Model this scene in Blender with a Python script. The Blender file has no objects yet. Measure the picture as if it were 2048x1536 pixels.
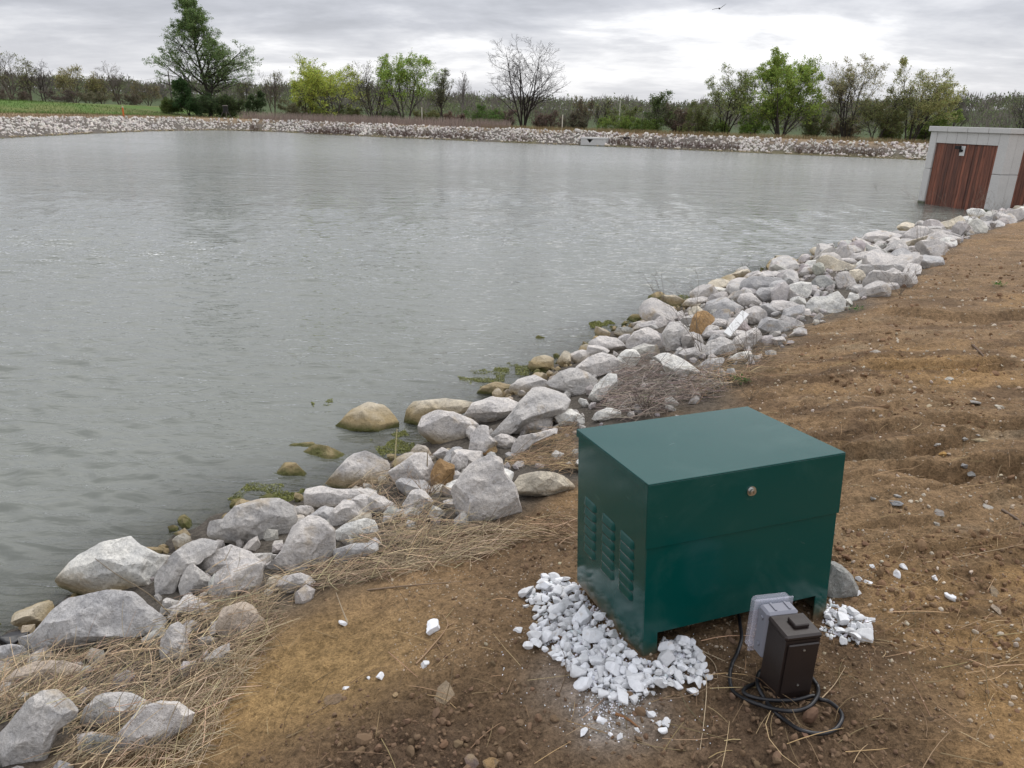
import bpy, math, random
import numpy as np
from mathutils import Vector, Matrix
random.seed(7); RNG = np.random.default_rng(11)
SC = bpy.context.scene
COL = SC.collection

# ------------------------------------------------------------------ camera, sky, sun, exposure
F_PX, CX, CY, EYE = 1518.0, 1024.0, 768.0, 2.4
ROLL = math.atan(0.03)
PITCH = math.atan((CY - 232.0) * math.cos(ROLL) / F_PX)
_F = np.array([0, math.cos(PITCH), -math.sin(PITCH)])
_R0 = np.array([1.0, 0, 0]); _U0 = np.cross(_R0, _F)
_R = math.cos(ROLL) * _R0 + math.sin(ROLL) * _U0
_U = np.cross(_R, _F)
cd = bpy.data.cameras.new('camera')
cam = bpy.data.objects.new('camera', cd); COL.objects.link(cam)
cd.sensor_fit = 'HORIZONTAL'; cd.sensor_width = 36.0; cd.lens = 36.0 * F_PX / 2048.0
cd.clip_start = 0.05; cd.clip_end = 6000.0
m3 = Matrix((( _R[0], _U[0], -_F[0]), (_R[1], _U[1], -_F[1]), (_R[2], _U[2], -_F[2])))
cam.matrix_world = Matrix.Translation((0, 0, EYE)) @ m3.to_4x4()
SC.camera = cam

SUN_EL, SUN_AZ = math.radians(58), math.radians(35)     # azimuth from +Y towards +X
w = bpy.data.worlds.new('World'); SC.world = w; w.use_nodes = True
nt = w.node_tree; nt.nodes.clear()
def N(t, typ, **kw):
    n = t.nodes.new(typ)
    for k, v in kw.items(): setattr(n, k, v)
    return n
out = N(nt, 'ShaderNodeOutputWorld'); bg = N(nt, 'ShaderNodeBackground'); bg.inputs['Strength'].default_value = 0.1
sky = N(nt, 'ShaderNodeTexSky', sky_type='NISHITA'); sky.sun_disc = False
sky.sun_elevation = SUN_EL; sky.sun_rotation = SUN_AZ; sky.air_density = 1.3; sky.dust_density = 2.0
tc = N(nt, 'ShaderNodeTexCoord'); sep = N(nt, 'ShaderNodeSeparateXYZ'); nt.links.new(tc.outputs['Generated'], sep.inputs[0])
def M(t, op, a, b=None, c=None, clamp=False):
    n = t.nodes.new('ShaderNodeMath'); n.operation = op; n.use_clamp = clamp
    for i, v in enumerate((a, b, c)):
        if v is None: continue
        if isinstance(v, (int, float)): n.inputs[i].default_value = v
        else: t.links.new(v, n.inputs[i])
    return n.outputs[0]
zc = M(nt, 'ADD', M(nt, 'MAXIMUM', sep.outputs['Z'], 0.0), 0.16)
px_ = M(nt, 'DIVIDE', sep.outputs['X'], zc); py_ = M(nt, 'DIVIDE', sep.outputs['Y'], zc)
cmb = N(nt, 'ShaderNodeCombineXYZ'); nt.links.new(px_, cmb.inputs[0]); nt.links.new(py_, cmb.inputs[1])
def noise(t, vec, scale, detail=5, rough=0.55, dist=0.0, dims='3D'):
    n = t.nodes.new('ShaderNodeTexNoise'); n.noise_dimensions = dims
    n.inputs['Scale'].default_value = scale; n.inputs['Detail'].default_value = detail
    n.inputs['Roughness'].default_value = rough; n.inputs['Distortion'].default_value = dist
    if vec is not None: t.links.new(vec, n.inputs['Vector'])
    return n.outputs['Fac']
def ramp(t, fac, stops):
    n = t.nodes.new('ShaderNodeValToRGB'); t.links.new(fac, n.inputs[0]); e = n.color_ramp.elements
    while len(e) < len(stops): e.new(0.5)
    for i, (p, c) in enumerate(stops):
        e[i].position = p; e[i].color = (c[0], c[1], c[2], 1) if not isinstance(c, (int, float)) else (c, c, c, 1)
    return n.outputs[0]
def mapping(t, vec, scale=(1, 1, 1), loc=(0, 0, 0), rot=(0, 0, 0)):
    n = t.nodes.new('ShaderNodeMapping'); t.links.new(vec, n.inputs['Vector'])
    n.inputs['Scale'].default_value = scale; n.inputs['Location'].default_value = loc; n.inputs['Rotation'].default_value = rot
    return n.outputs[0]
def mix(t, fac, a, b, blend='MIX'):
    n = t.nodes.new('ShaderNodeMix'); n.data_type = 'RGBA'; n.blend_type = blend
    for s, v in ((n.inputs[0], fac), (n.inputs[6], a), (n.inputs[7], b)):
        if isinstance(v, (int, float)): s.default_value = v
        elif isinstance(v, tuple): s.default_value = (v[0], v[1], v[2], 1)
        else: t.links.new(v, s)
    return n.outputs[2]
cl1 = noise(nt, mapping(nt, cmb.outputs[0], (0.42, 0.62, 1), (3.1, 1.7, 0)), 1.0, 7, 0.55, 0.35)
cl2 = noise(nt, mapping(nt, cmb.outputs[0], (1.3, 1.7, 1), (0.4, 5.2, 0)), 1.0, 6, 0.6, 0.2)
clm = M(nt, 'ADD', M(nt, 'MULTIPLY', cl1, 0.60), M(nt, 'MULTIPLY', cl2, 0.40))
cloud = ramp(nt, clm, [(0.40, (4.7, 4.85, 5.35)), (0.46, (5.7, 5.85, 6.4)), (0.52, (7.4, 7.5, 7.95)), (0.58, (10.6, 10.6, 10.8))])
# an overcast sky brightens gently towards the zenith
lum = M(nt, 'ADD', M(nt, 'MULTIPLY', M(nt, 'MAXIMUM', sep.outputs['Z'], 0.0), 1.05), 0.90)
cs = N(nt, 'ShaderNodeVectorMath', operation='SCALE'); nt.links.new(cloud, cs.inputs[0]); nt.links.new(lum, cs.inputs['Scale'])
hz = ramp(nt, M(nt, 'MAXIMUM', sep.outputs['Z'], 0.0), [(0.0, 0.62), (0.10, 0.0)])
cs2 = mix(nt, hz, cs.outputs[0], (8.0, 8.05, 8.3))
full = mix(nt, 0.94, sky.outputs[0], cs2)
nt.links.new(full, bg.inputs['Color']); nt.links.new(bg.outputs[0], out.inputs['Surface'])

sl = bpy.data.lights.new('sun', 'SUN'); sl.energy = 1.5; sl.angle = math.radians(24); sl.color = (1.0, 0.965, 0.92)
sun = bpy.data.objects.new('sun', sl); COL.objects.link(sun)
sd_ = Vector((math.sin(SUN_AZ) * math.cos(SUN_EL), math.cos(SUN_AZ) * math.cos(SUN_EL), math.sin(SUN_EL)))
sun.rotation_euler = sd_.to_track_quat('Z', 'Y').to_euler(); sun.location = (20, 30, 60)
vs = SC.view_settings
vs.view_transform = 'Standard'; vs.look = 'None'; vs.exposure = 0.14; vs.gamma = 1.0; vs.use_curve_mapping = False

# ------------------------------------------------------------------ helpers
def rays(px, py):
    px = np.asarray(px, float); py = np.asarray(py, float)
    return _F[None] + _R[None] * ((px - CX) / F_PX)[:, None] - _U[None] * ((py - CY) / F_PX)[:, None]
def project(P):
    v = np.asarray(P, float) - np.array([0, 0, EYE]); d = v @ _F
    return CX + F_PX * (v @ _R) / d, CY - F_PX * (v @ _U) / d, d
def _hash(ix, iy, iz, seed):
    with np.errstate(over='ignore'):
        h = (ix.astype(np.uint64) * np.uint64(374761393) + iy.astype(np.uint64) * np.uint64(668265263)
             + iz.astype(np.uint64) * np.uint64(2246822519) + np.uint64(seed * 3266489917 + 12345)) & np.uint64(0xffffffff)
        h = ((h ^ (h >> np.uint64(13))) * np.uint64(1274126177)) & np.uint64(0xffffffff)
        h = ((h ^ (h >> np.uint64(16))) * np.uint64(2654435761)) & np.uint64(0xffffffff)
        h = h ^ (h >> np.uint64(15))
    return h.astype(np.float64) / 4294967295.0
def vnoise(x, y, z=None, seed=0):
    x = np.asarray(x, float) + 1000.0; y = np.asarray(y, float) + 1000.0
    z = np.zeros_like(x) + 0.5 if z is None else np.asarray(z, float) + 1000.0
    ix, iy, iz = np.floor(x), np.floor(y), np.floor(z)
    fx, fy, fz = x - ix, y - iy, z - iz
    ix, iy, iz = ix.astype(np.int64), iy.astype(np.int64), iz.astype(np.int64)
    q = lambda t: t * t * t * (t * (t * 6 - 15) + 10)
    ux, uy, uz = q(fx), q(fy), q(fz); r = 0
    for a in (0, 1):
        for b in (0, 1):
            for c in (0, 1):
                r = r + _hash(ix + a, iy + b, iz + c, seed) * (ux if a else 1 - ux) * (uy if b else 1 - uy) * (uz if c else 1 - uz)
    return r * 2 - 1
def fbm(x, y, z=None, seed=0, octs=4, gain=0.5):
    s = 0; a = 1.0; f = 1.0
    for k in range(octs):
        s = s + a * vnoise(x * f, y * f, None if z is None else z * f, seed + k * 7); a *= gain; f *= 2.03
    return s
def sstep(a, b, x):
    t = np.clip((x - a) / (b - a), 0, 1); return t * t * (3 - 2 * t)
def new_mesh(name, V, Fc, smooth=False, cols=None):
    """V (n,3); Fc: list of int arrays each (m,k) - faces of k corners."""
    me = bpy.data.meshes.new(name)
    if not isinstance(Fc, (list, tuple)): Fc = [Fc]
    Fc = [np.asarray(f, np.int32) for f in Fc if len(f)]
    V = np.asarray(V, np.float32)
    me.vertices.add(len(V)); me.vertices.foreach_set('co', V.ravel())
    loops = np.concatenate([f.ravel() for f in Fc]); cnt = np.concatenate([np.full(len(f), f.shape[1], np.int32) for f in Fc])
    me.loops.add(len(loops)); me.loops.foreach_set('vertex_index', loops)
    st = np.concatenate([[0], np.cumsum(cnt)[:-1]]).astype(np.int32)
    me.polygons.add(len(cnt)); me.polygons.foreach_set('loop_start', st)
    me.polygons.foreach_set('use_smooth', np.full(len(cnt), smooth, bool))
    if cols is not None:
        a = me.color_attributes.new('Col', 'FLOAT_COLOR', 'POINT')
        c = np.ones((len(V), 4), np.float32); cols = np.asarray(cols); c[:, :cols.shape[1]] = cols
        a.data.foreach_set('color', c.ravel())
    me.update(calc_edges=True); me.validate()
    return me
def sharpen(me, deg=24.0):
    n = len(me.polygons); fn = np.zeros(n * 3, np.float32); me.polygons.foreach_get('normal', fn); fn = fn.reshape(-1, 3)
    le = np.zeros(len(me.loops), np.int32); me.loops.foreach_get('edge_index', le); ls = np.zeros(n, np.int32); me.polygons.foreach_get('loop_total', ls)
    lf = np.repeat(np.arange(n), ls); o = np.argsort(le, kind='stable'); le, lf = le[o], lf[o]; pr = np.where(le[1:] == le[:-1])[0]
    c = (fn[lf[pr]] * fn[lf[pr + 1]]).sum(1); sh_ = np.zeros(len(me.edges), bool); sh_[le[pr]] = c < math.cos(math.radians(deg))
    a = me.attributes.get('sharp_edge') or me.attributes.new('sharp_edge', 'BOOLEAN', 'EDGE'); a.data.foreach_set('value', sh_); return me
def link(name, me, mat=None, parent=None, **props):
    o = bpy.data.objects.new(name, me); COL.objects.link(o)
    if mat is not None and me is not None and not me.materials: me.materials.append(mat)
    if parent is not None: o.parent = parent
    for k, v in props.items():
        if v is not None: o[k] = v
    return o
def empty(name, loc=(0, 0, 0), rz=0, **props):
    o = bpy.data.objects.new(name, None); COL.objects.link(o); o.location = loc; o.rotation_euler = (0, 0, rz); o.empty_display_size = 0.1
    for k, v in props.items():
        if v is not None: o[k] = v
    return o
class MB:
    """collects simple solids into one mesh"""
    def __init__(s): s.V = []; s.F = []; s.n = 0
    def add(s, V, F):
        V = np.asarray(V, float); s.V.append(V); s.F += [[i + s.n for i in f] for f in F]; s.n += len(V); return s
    def box(s, a, b, bev=0.0):
        (x0, y0, z0), (x1, y1, z1) = a, b
        if bev <= 0:
            V = [(x, y, z) for z in (z0, z1) for y in (y0, y1) for x in (x0, x1)]
            return s.add(V, [(0, 2, 3, 1), (4, 5, 7, 6), (0, 1, 5, 4), (2, 6, 7, 3), (0, 4, 6, 2), (1, 3, 7, 5)])
        bev = min(bev, 0.45 * min(x1 - x0, y1 - y0, z1 - z0)); V = []; idx = {}
        for i, sx in enumerate((0, 1)):
            for j, sy in enumerate((0, 1)):
                for k, sz in enumerate((0, 1)):
                    c = (x1 if sx else x0, y1 if sy else y0, z1 if sz else z0); d = (-1 if sx else 1, -1 if sy else 1, -1 if sz else 1)
                    for ax in range(3):
                        p = [c[q] + (d[q] * bev if q != ax else 0) for q in range(3)]
                        idx[(sx, sy, sz, ax)] = len(V); V.append(p)
        F = []
        for ax in range(3):
            o = [q for q in range(3) if q != ax]
            for side in (0, 1):
                r = []
                for (p, q) in ((0, 0), (1, 0), (1, 1), (0, 1)):
                    k = [0, 0, 0]; k[ax] = side; k[o[0]] = p; k[o[1]] = q; r.append(idx[(*k, ax)])
                F.append(r if (side == 1) != (ax == 1) else r[::-1])
            for p in (0, 1):
                for q in (0, 1):
                    r = []
                    for side in (0, 1):
                        k = [0, 0, 0]; k[ax] = side; k[o[0]] = p; k[o[1]] = q; r.append(tuple(k))
                    F.append([idx[(*r[0], o[0])], idx[(*r[1], o[0])], idx[(*r[1], o[1])], idx[(*r[0], o[1])]])
        for c in [(a_, b_, c_) for a_ in (0, 1) for b_ in (0, 1) for c_ in (0, 1)]: F.append([idx[(*c, 0)], idx[(*c, 1)], idx[(*c, 2)]])
        return s.add(V, F)
    def cyl(s, p, q, r, n=16, r2=None):
        p = Vector(p); q = Vector(q); r2 = r if r2 is None else r2; d = (q - p).normalized()
        u = d.orthogonal().normalized(); v = d.cross(u); V = []
        for c, rr in ((p, r), (q, r2)):
            for k in range(n):
                a = 2 * math.pi * k / n; V.append(c + u * (rr * math.cos(a)) + v * (rr * math.sin(a)))
        F = [(k, (k + 1) % n, n + (k + 1) % n, n + k) for k in range(n)] + [tuple(range(n))[::-1], tuple(range(n, 2 * n))]
        return s.add([tuple(x) for x in V], F)
    def prism(s, pts, y0, y1):
        """outline of (x, z) points extruded along y"""
        n = len(pts); V = [(x, y0, z) for x, z in pts] + [(x, y1, z) for x, z in pts]
        return s.add(V, [tuple(range(n)), tuple(range(n, 2 * n))[::-1]] + [(k, n + k, n + (k + 1) % n, (k + 1) % n) for k in range(n)])
    def build(s, name, mat, parent=None, smooth=False, **props):
        me = bpy.data.meshes.new(name); me.from_pydata([tuple(v) for v in np.concatenate(s.V)], [], s.F)
        me.validate(); me.update()
        import bmesh
        bm = bmesh.new(); bm.from_mesh(me); bmesh.ops.recalc_face_normals(bm, faces=bm.faces); bm.to_mesh(me); bm.free()
        if smooth: me.polygons.foreach_set('use_smooth', [True] * len(me.polygons))
        return link(name, me, mat, parent, **props)
def tubes(P, R, sides=3, col=None):
    """P (n,k,3) polylines, R (n,k) radii -> V, quads, vertex colours"""
    P = np.asarray(P, float); R = np.asarray(R, float); n, k, _ = P.shape
    T = np.gradient(P, axis=1); T /= np.linalg.norm(T, axis=2, keepdims=True) + 1e-9
    ref = np.where(np.abs(T[:, :1, 2:3]) > 0.8, np.array([1.0, 0.1, 0]), np.array([0.05, 0, 1.0]))
    U = np.cross(T, np.broadcast_to(ref, T.shape)); U /= np.linalg.norm(U, axis=2, keepdims=True) + 1e-9
    W = np.cross(T, U); a = np.arange(sides) * 2 * math.pi / sides
    V = P[:, :, None] + R[:, :, None, None] * (U[:, :, None] * np.cos(a)[None, None, :, None] + W[:, :, None] * np.sin(a)[None, None, :, None])
    base = (np.arange(n) * k * sides)[:, None, None] + (np.arange(k - 1) * sides)[None, :, None]; j = np.arange(sides)[None, None]; j2 = (j + 1) % sides
    Fq = np.stack([base + j, base + j2, base + sides + j2, base + sides + j], -1).reshape(-1, 4)
    C = None if col is None else np.repeat(np.asarray(col), k * sides, axis=0)
    return V.reshape(-1, 3), Fq, C
def icosphere(sub):
    t = (1 + 5 ** 0.5) / 2
    V = [(-1, t, 0), (1, t, 0), (-1, -t, 0), (1, -t, 0), (0, -1, t), (0, 1, t), (0, -1, -t), (0, 1, -t), (t, 0, -1), (t, 0, 1), (-t, 0, -1), (-t, 0, 1)]
    Fc = [(0, 11, 5), (0, 5, 1), (0, 1, 7), (0, 7, 10), (0, 10, 11), (1, 5, 9), (5, 11, 4), (11, 10, 2), (10, 7, 6), (7, 1, 8), (3, 9, 4), (3, 4, 2), (3, 2, 6), (3, 6, 8), (3, 8, 9), (4, 9, 5), (2, 4, 11), (6, 2, 10), (8, 6, 7), (9, 8, 1)]
    V = [np.array(v) / np.linalg.norm(v) for v in V]
    for _ in range(sub):
        c = {}; nf = []
        def mid(a, b):
            k = (min(a, b), max(a, b))
            if k not in c:
                m = V[a] + V[b]; V.append(m / np.linalg.norm(m)); c[k] = len(V) - 1
            return c[k]
        for a, b, d in Fc:
            x, y, z = mid(a, b), mid(b, d), mid(d, a); nf += [(a, x, z), (b, y, x), (d, z, y), (x, y, z)]
        Fc = nf
    return np.array(V), np.array(Fc, np.int32)
ICO = {k: icosphere(k) for k in range(6)}

# ------------------------------------------------------------------ materials
def mat(name):
    m = bpy.data.materials.new(name); m.use_nodes = True; t = m.node_tree
    p = t.nodes['Principled BSDF']; return m, t, p
def bump(t, p, h, strength, dist, prev=None):
    b = t.nodes.new('ShaderNodeBump'); b.inputs['Strength'].default_value = strength; b.inputs['Distance'].default_value = dist
    t.links.new(h, b.inputs['Height'])
    if prev is not None: t.links.new(prev, b.inputs['Normal'])
    if p is not None: t.links.new(b.outputs[0], p.inputs['Normal'])
    return b.outputs[0]
def attr(t, name='Col'):
    n = t.nodes.new('ShaderNodeAttribute'); n.attribute_name = name; return n.outputs['Color']
def geo_pos(t): return t.nodes.new('ShaderNodeNewGeometry').outputs['Position']
def tcoord(t, k='Object'): return t.nodes.new('ShaderNodeTexCoord').outputs[k]
def simple(name, col, rough=0.6, metal=0.0, var=0.0, scale=20, bmp=0.0, bdist=0.002, spec=0.5):
    m, t, p = mat(name); p.inputs['Roughness'].default_value = rough; p.inputs['Metallic'].default_value = metal
    p.inputs['Specular IOR Level'].default_value = spec
    if var > 0:
        f = noise(t, tcoord(t), scale, 5, 0.6); c = mix(t, f, tuple(x * (1 - var) for x in col), tuple(min(1, x * (1 + var)) for x in col))
        t.links.new(c, p.inputs['Base Color'])
        if bmp: bump(t, p, noise(t, tcoord(t), scale * 4, 4), bmp, bdist)
    else: p.inputs['Base Color'].default_value = (*col, 1)
    return m

# ground
m_ground, t, p = mat('ground_soil'); P_ = geo_pos(t); c = attr(t)
n1 = noise(t, P_, 3.0, 6, 0.6); n2 = noise(t, P_, 26.0, 6, 0.68); n3 = noise(t, P_, 95.0, 5, 0.75)
v = ramp(t, n1, [(0.3, 0.78), (0.7, 1.2)]); c = mix(t, 1.0, c, v, 'MULTIPLY')
v = ramp(t, n2, [(0.3, 0.50), (0.5, 1.0), (0.72, 1.40)]); c = mix(t, 0.9, c, v, 'MULTIPLY')
v = ramp(t, n3, [(0.34, 0.5), (0.5, 1.0), (0.68, 1.5)]); c = mix(t, 0.85, c, v, 'MULTIPLY')
t.links.new(c, p.inputs['Base Color']); p.inputs['Roughness'].default_value = 0.95; p.inputs['Specular IOR Level'].default_value = 0.15
vo = t.nodes.new('ShaderNodeTexVoronoi'); vo.inputs['Scale'].default_value = 42.0; t.links.new(P_, vo.inputs['Vector'])
b1 = bump(t, None, vo.outputs['Distance'], 0.35, 0.012)
b2 = bump(t, None, n2, 1.0, 0.035, b1); bump(t, p, n3, 0.9, 0.008, b2)

# limestone
def rock_material(name, base_from_object=True):
    m, t, p = mat(name); P_ = tcoord(t, 'Object') if base_from_object else geo_pos(t)
    g = geo_pos(t)
    oi = t.nodes.new('ShaderNodeObjectInfo')
    base = oi.outputs['Color'] if base_from_object else attr(t)
    n0 = noise(t, g, 2.3, 3, 0.5); n1 = noise(t, g, 9.0, 7, 0.65); n2 = noise(t, g, 55.0, 6, 0.7); n3 = noise(t, g, 210.0, 3, 0.7)
    c = mix(t, ramp(t, n1, [(0.36, 0.0), (0.62, 1.0)]), mix(t, 1.0, base, (0.80, 0.80, 0.81), 'MULTIPLY'), mix(t, 1.0, base, (1.08, 1.06, 1.03), 'MULTIPLY'))
    c = mix(t, 1.0, c, ramp(t, n2, [(0.3, 0.70), (0.5, 1.0), (0.7, 1.18)]), 'MULTIPLY')
    c = mix(t, 0.6, c, ramp(t, n3, [(0.35, 0.78), (0.66, 1.18)]), 'MULTIPLY')
    # pale ochre staining in patches
    st = ramp(t, noise(t, g, 4.1, 4, 0.6, 0.4), [(0.60, 0.0), (0.70, 0.55)])
    c = mix(t, st, c, (0.40, 0.30, 0.17))
    # thin cracks
    vo = t.nodes.new('ShaderNodeTexVoronoi'); vo.feature = 'DISTANCE_TO_EDGE'; vo.inputs['Scale'].default_value = 5.5
    dv = N(t, 'ShaderNodeVectorMath', operation='ADD'); nz = t.nodes.new('ShaderNodeTexNoise'); nz.inputs['Scale'].default_value = 7.0; nz.inputs['Detail'].default_value = 4
    t.links.new(g, nz.inputs['Vector']); sc = N(t, 'ShaderNodeVectorMath', operation='SCALE'); t.links.new(nz.outputs['Color'], sc.inputs[0]); sc.inputs['Scale'].default_value = 0.35
    t.links.new(g, dv.inputs[0]); t.links.new(sc.outputs[0], dv.inputs[1]); t.links.new(dv.outputs[0], vo.inputs['Vector'])
    crk = ramp(t, vo.outputs['Distance'], [(0.0, 0.0), (0.03, 1.0)])
    crm = ramp(t, n0, [(0.45, 0.0), (0.6, 1.0)]); cr = M(t, 'SUBTRACT', 1.0, M(t, 'MULTIPLY', crm, M(t, 'SUBTRACT', 1.0, crk)))
    c = mix(t, M(t, 'MULTIPLY', M(t, 'SUBTRACT', 1.0, cr), 0.45), c, (0.10, 0.095, 0.09))
    # algae and tide stain just above the water level
    sz = N(t, 'ShaderNodeSeparateXYZ'); t.links.new(g, sz.inputs[0])
    zz = M(t, 'ADD', sz.outputs['Z'], M(t, 'MULTIPLY', M(t, 'SUBTRACT', noise(t, g, 6.0, 4), 0.5), 0.16))
    tide = ramp(t, M(t, 'MULTIPLY', M(t, 'ADD', zz, 0.1), 3.0), [(0.55, 1.0), (0.85, 0.0)])
    weed = ramp(t, M(t, 'MULTIPLY', M(t, 'ADD', zz, 0.1), 3.0), [(0.34, 1.0), (0.50, 0.0)])
    c = mix(t, M(t, 'MULTIPLY', tide, 0.8), c, mix(t, n1, (0.36, 0.25, 0.10), (0.19, 0.145, 0.06)))
    c = mix(t, M(t, 'MULTIPLY', weed, 0.9), c, mix(t, n2, (0.030, 0.035, 0.010), (0.11, 0.12, 0.03)))
    t.links.new(c, p.inputs['Base Color'])
    p.inputs['Roughness'].default_value = 0.88; p.inputs['Specular IOR Level'].default_value = 0.25
    b = bump(t, None, n1, 0.8, 0.045); b = bump(t, None, n2, 0.8, 0.012, b); b = bump(t, None, crk, 0.0, 0.01, b); b = bump(t, p, n3, 0.5, 0.0025, b)
    return m
m_rock = rock_material('limestone')
m_rockfar = rock_material('limestone_far', False)
m_white, t, p = mat('white_marble_chip'); P_ = geo_pos(t); oi = t.nodes.new('ShaderNodeObjectInfo'); c = mix(t, oi.outputs['Random'], (0.56, 0.56, 0.56), (0.76, 0.77, 0.79))
c = mix(t, 0.6, c, ramp(t, noise(t, P_, 60, 5, 0.65), [(0.3, 0.80), (0.7, 1.12)]), 'MULTIPLY'); c = mix(t, ramp(t, noise(t, P_, 22, 5, 0.6), [(0.62, 0.0), (0.72, 0.45)]), c, (0.40, 0.31, 0.22)); t.links.new(c, p.inputs['Base Color']); p.inputs['Roughness'].default_value = 0.8; bump(t, p, noise(t, P_, 160, 4), 0.5, 0.002)

# water
m_water, t, p = mat('pond_water')
nodes = t.nodes; nodes.remove(p)
g = geo_pos(t); outn = nodes['Material Output']
def wave_h(vec, sx, sy, rot, det, rough, dist=0.6):
    return noise(t, mapping(t, vec, (sx, sy, 1), (0, 0, 0), (0, 0, rot)), 1.0, det, rough, dist)
h1 = wave_h(g, 0.9, 3.0, 0.28, 3, 0.5, 0.9)
h2 = wave_h(g, 2.2, 7.5, -0.12, 3, 0.5, 0.7)
h3 = wave_h(g, 7.0, 22.0, 0.15, 3, 0.5, 0.5)
def crest(h): return M(t, 'SUBTRACT', 1.0, M(t, 'MULTIPLY', M(t, 'ABSOLUTE', M(t, 'SUBTRACT', h, 0.5)), 2.6))
h2 = M(t, 'POWER', M(t, 'MAXIMUM', crest(h2), 0.0), 1.6)
patch = ramp(t, noise(t, mapping(t, g, (0.10, 0.22, 1)), 1.0, 3, 0.5), [(0.35, 0.45), (0.65, 1.1)])
szw = N(t, 'ShaderNodeSeparateXYZ'); t.links.new(g, szw.inputs[0]); open_ = ramp(t, M(t, 'MULTIPLY', szw.outputs['Y'], 0.02), [(0.16, 0.0), (0.60, 1.0)])
h0 = wave_h(g, 0.35, 1.5, 0.2, 4, 0.6, 0.8)
nrm = bump(t, None, M(t, 'MULTIPLY', h0, open_), 1.0, 0.13); nrm = bump(t, None, M(t, 'MULTIPLY', h1, open_), 1.0, 0.04, nrm); nrm = bump(t, None, M(t, 'MULTIPLY', h2, patch), 1.0, 0.013, nrm); nrm = bump(t, None, M(t, 'MULTIPLY', h3, patch), 1.0, 0.0075, nrm)
WN = nrm
dif = N(t, 'ShaderNodeBsdfDiffuse'); murk = mix(t, noise(t, g, 0.25, 3), (0.135, 0.144, 0.124), (0.172, 0.180, 0.160)); t.links.new(murk, dif.inputs['Color'])
tr = N(t, 'ShaderNodeBsdfTransparent'); tr.inputs['Color'].default_value = (0.80, 0.86, 0.72, 1)
da = N(t, 'ShaderNodeAttribute'); da.attribute_name = 'Col'
body = N(t, 'ShaderNodeMixShader'); t.links.new(da.outputs['Fac'], body.inputs[0]); t.links.new(tr.outputs[0], body.inputs[1]); t.links.new(dif.outputs[0], body.inputs[2])
gl = N(t, 'ShaderNodeBsdfGlossy'); t.links.new(ramp(t, M(t, 'MULTIPLY', szw.outputs['Y'], 0.02), [(0.3, 0.05), (0.95, 0.17)]), gl.inputs['Roughness']); gl.inputs['Color'].default_value = (1, 1, 1, 1); t.links.new(nrm, gl.inputs['Normal'])
fr = N(t, 'ShaderNodeFresnel'); fr.inputs['IOR'].default_value = 1.333; t.links.new(nrm, fr.inputs['Normal'])
ms = N(t, 'ShaderNodeMixShader'); t.links.new(fr.outputs[0], ms.inputs[0]); t.links.new(body.outputs[0], ms.inputs[1]); t.links.new(gl.outputs[0], ms.inputs[2])
t.links.new(ms.outputs[0], outn.inputs['Surface'])

def powder(name, rough, dust):
    m, t, p = mat(name); P_ = tcoord(t)
    dn = ramp(t, noise(t, P_, 3.5, 6, 0.62, 0.5), [(0.50, 0.0), (0.80, dust)])
    szb = N(t, 'ShaderNodeSeparateXYZ'); t.links.new(P_, szb.inputs[0]); mud = ramp(t, M(t, 'ADD', szb.outputs['Z'], M(t, 'MULTIPLY', M(t, 'SUBTRACT', noise(t, P_, 9.0, 6, 0.7), 0.5), 0.16)), [(0.0, 0.75), (0.035, 0.25), (0.085, 0.0)])
    scf = ramp(t, noise(t, mapping(t, P_, (7, 7, 16)), 1.0, 8, 0.72, 0.6), [(0.66, 0.0), (0.74, dust * 0.9)])
    t.links.new(mix(t, mud, mix(t, scf, mix(t, dn, (0.0010, 0.055, 0.047), (0.10, 0.17, 0.155)), (0.28, 0.33, 0.31)), (0.20, 0.13, 0.075)), p.inputs['Base Color']); p.inputs['Specular IOR Level'].default_value = 0.33
    sc = ramp(t, noise(t, mapping(t, P_, (60, 6, 14)), 1.0, 4, 0.6), [(0.70, 0.0), (0.80, 0.12)])
    t.links.new(ramp(t, noise(t, P_, 5.0, 5), [(0.35, rough), (0.7, rough + 0.16)]), p.inputs['Roughness'])
    bump(t, p, noise(t, P_, 260.0, 2), 0.12, 0.0008)
    return m
m_green = powder('green_powder_coat', 0.08, 0.22); m_lid = powder('green_powder_coat_top', 0.08, 0.22)
m_chrome = simple('lock_metal', (0.55, 0.55, 0.53), 0.28, 1.0)
m_dark = simple('matte_black', (0.01, 0.01, 0.01), 0.8)  # plain black finish of the floodlight, keyhole, feeder barrel and drain pipe
m_brownbox = simple('brown_plastic', (0.022, 0.015, 0.013), 0.42, 0, 0.35, 14, 0.35, 0.0015)
m_greybox = simple('grey_plastic', (0.215, 0.22, 0.255), 0.5, 0, 0.06, 12)
m_cable = simple('black_rubber', (0.010, 0.010, 0.012), 0.45, 0, 0.3, 30)
m_clear, t, p = mat('clear_plastic'); p.inputs['Base Color'].default_value = (0.80, 0.80, 0.92, 1); p.inputs['Roughness'].default_value = 0.08
p.inputs['Alpha'].default_value = 0.20
m_conc, t, p = mat('cast_concrete'); P_ = geo_pos(t)
c = mix(t, noise(t, P_, 1.6, 5, 0.6), (0.44, 0.43, 0.41), (0.56, 0.55, 0.525)); c = mix(t, 0.5, c, ramp(t, noise(t, P_, 40, 4), [(0.3, 0.8), (0.7, 1.15)]), 'MULTIPLY')
sz = N(t, 'ShaderNodeSeparateXYZ'); t.links.new(P_, sz.inputs[0])
c = mix(t, ramp(t, M(t, 'ADD', sz.outputs['Z'], M(t, 'MULTIPLY', noise(t, P_, 5), 0.08)), [(0.06, 0.9), (0.13, 0.0)]), c, (0.05, 0.06, 0.02))
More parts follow.
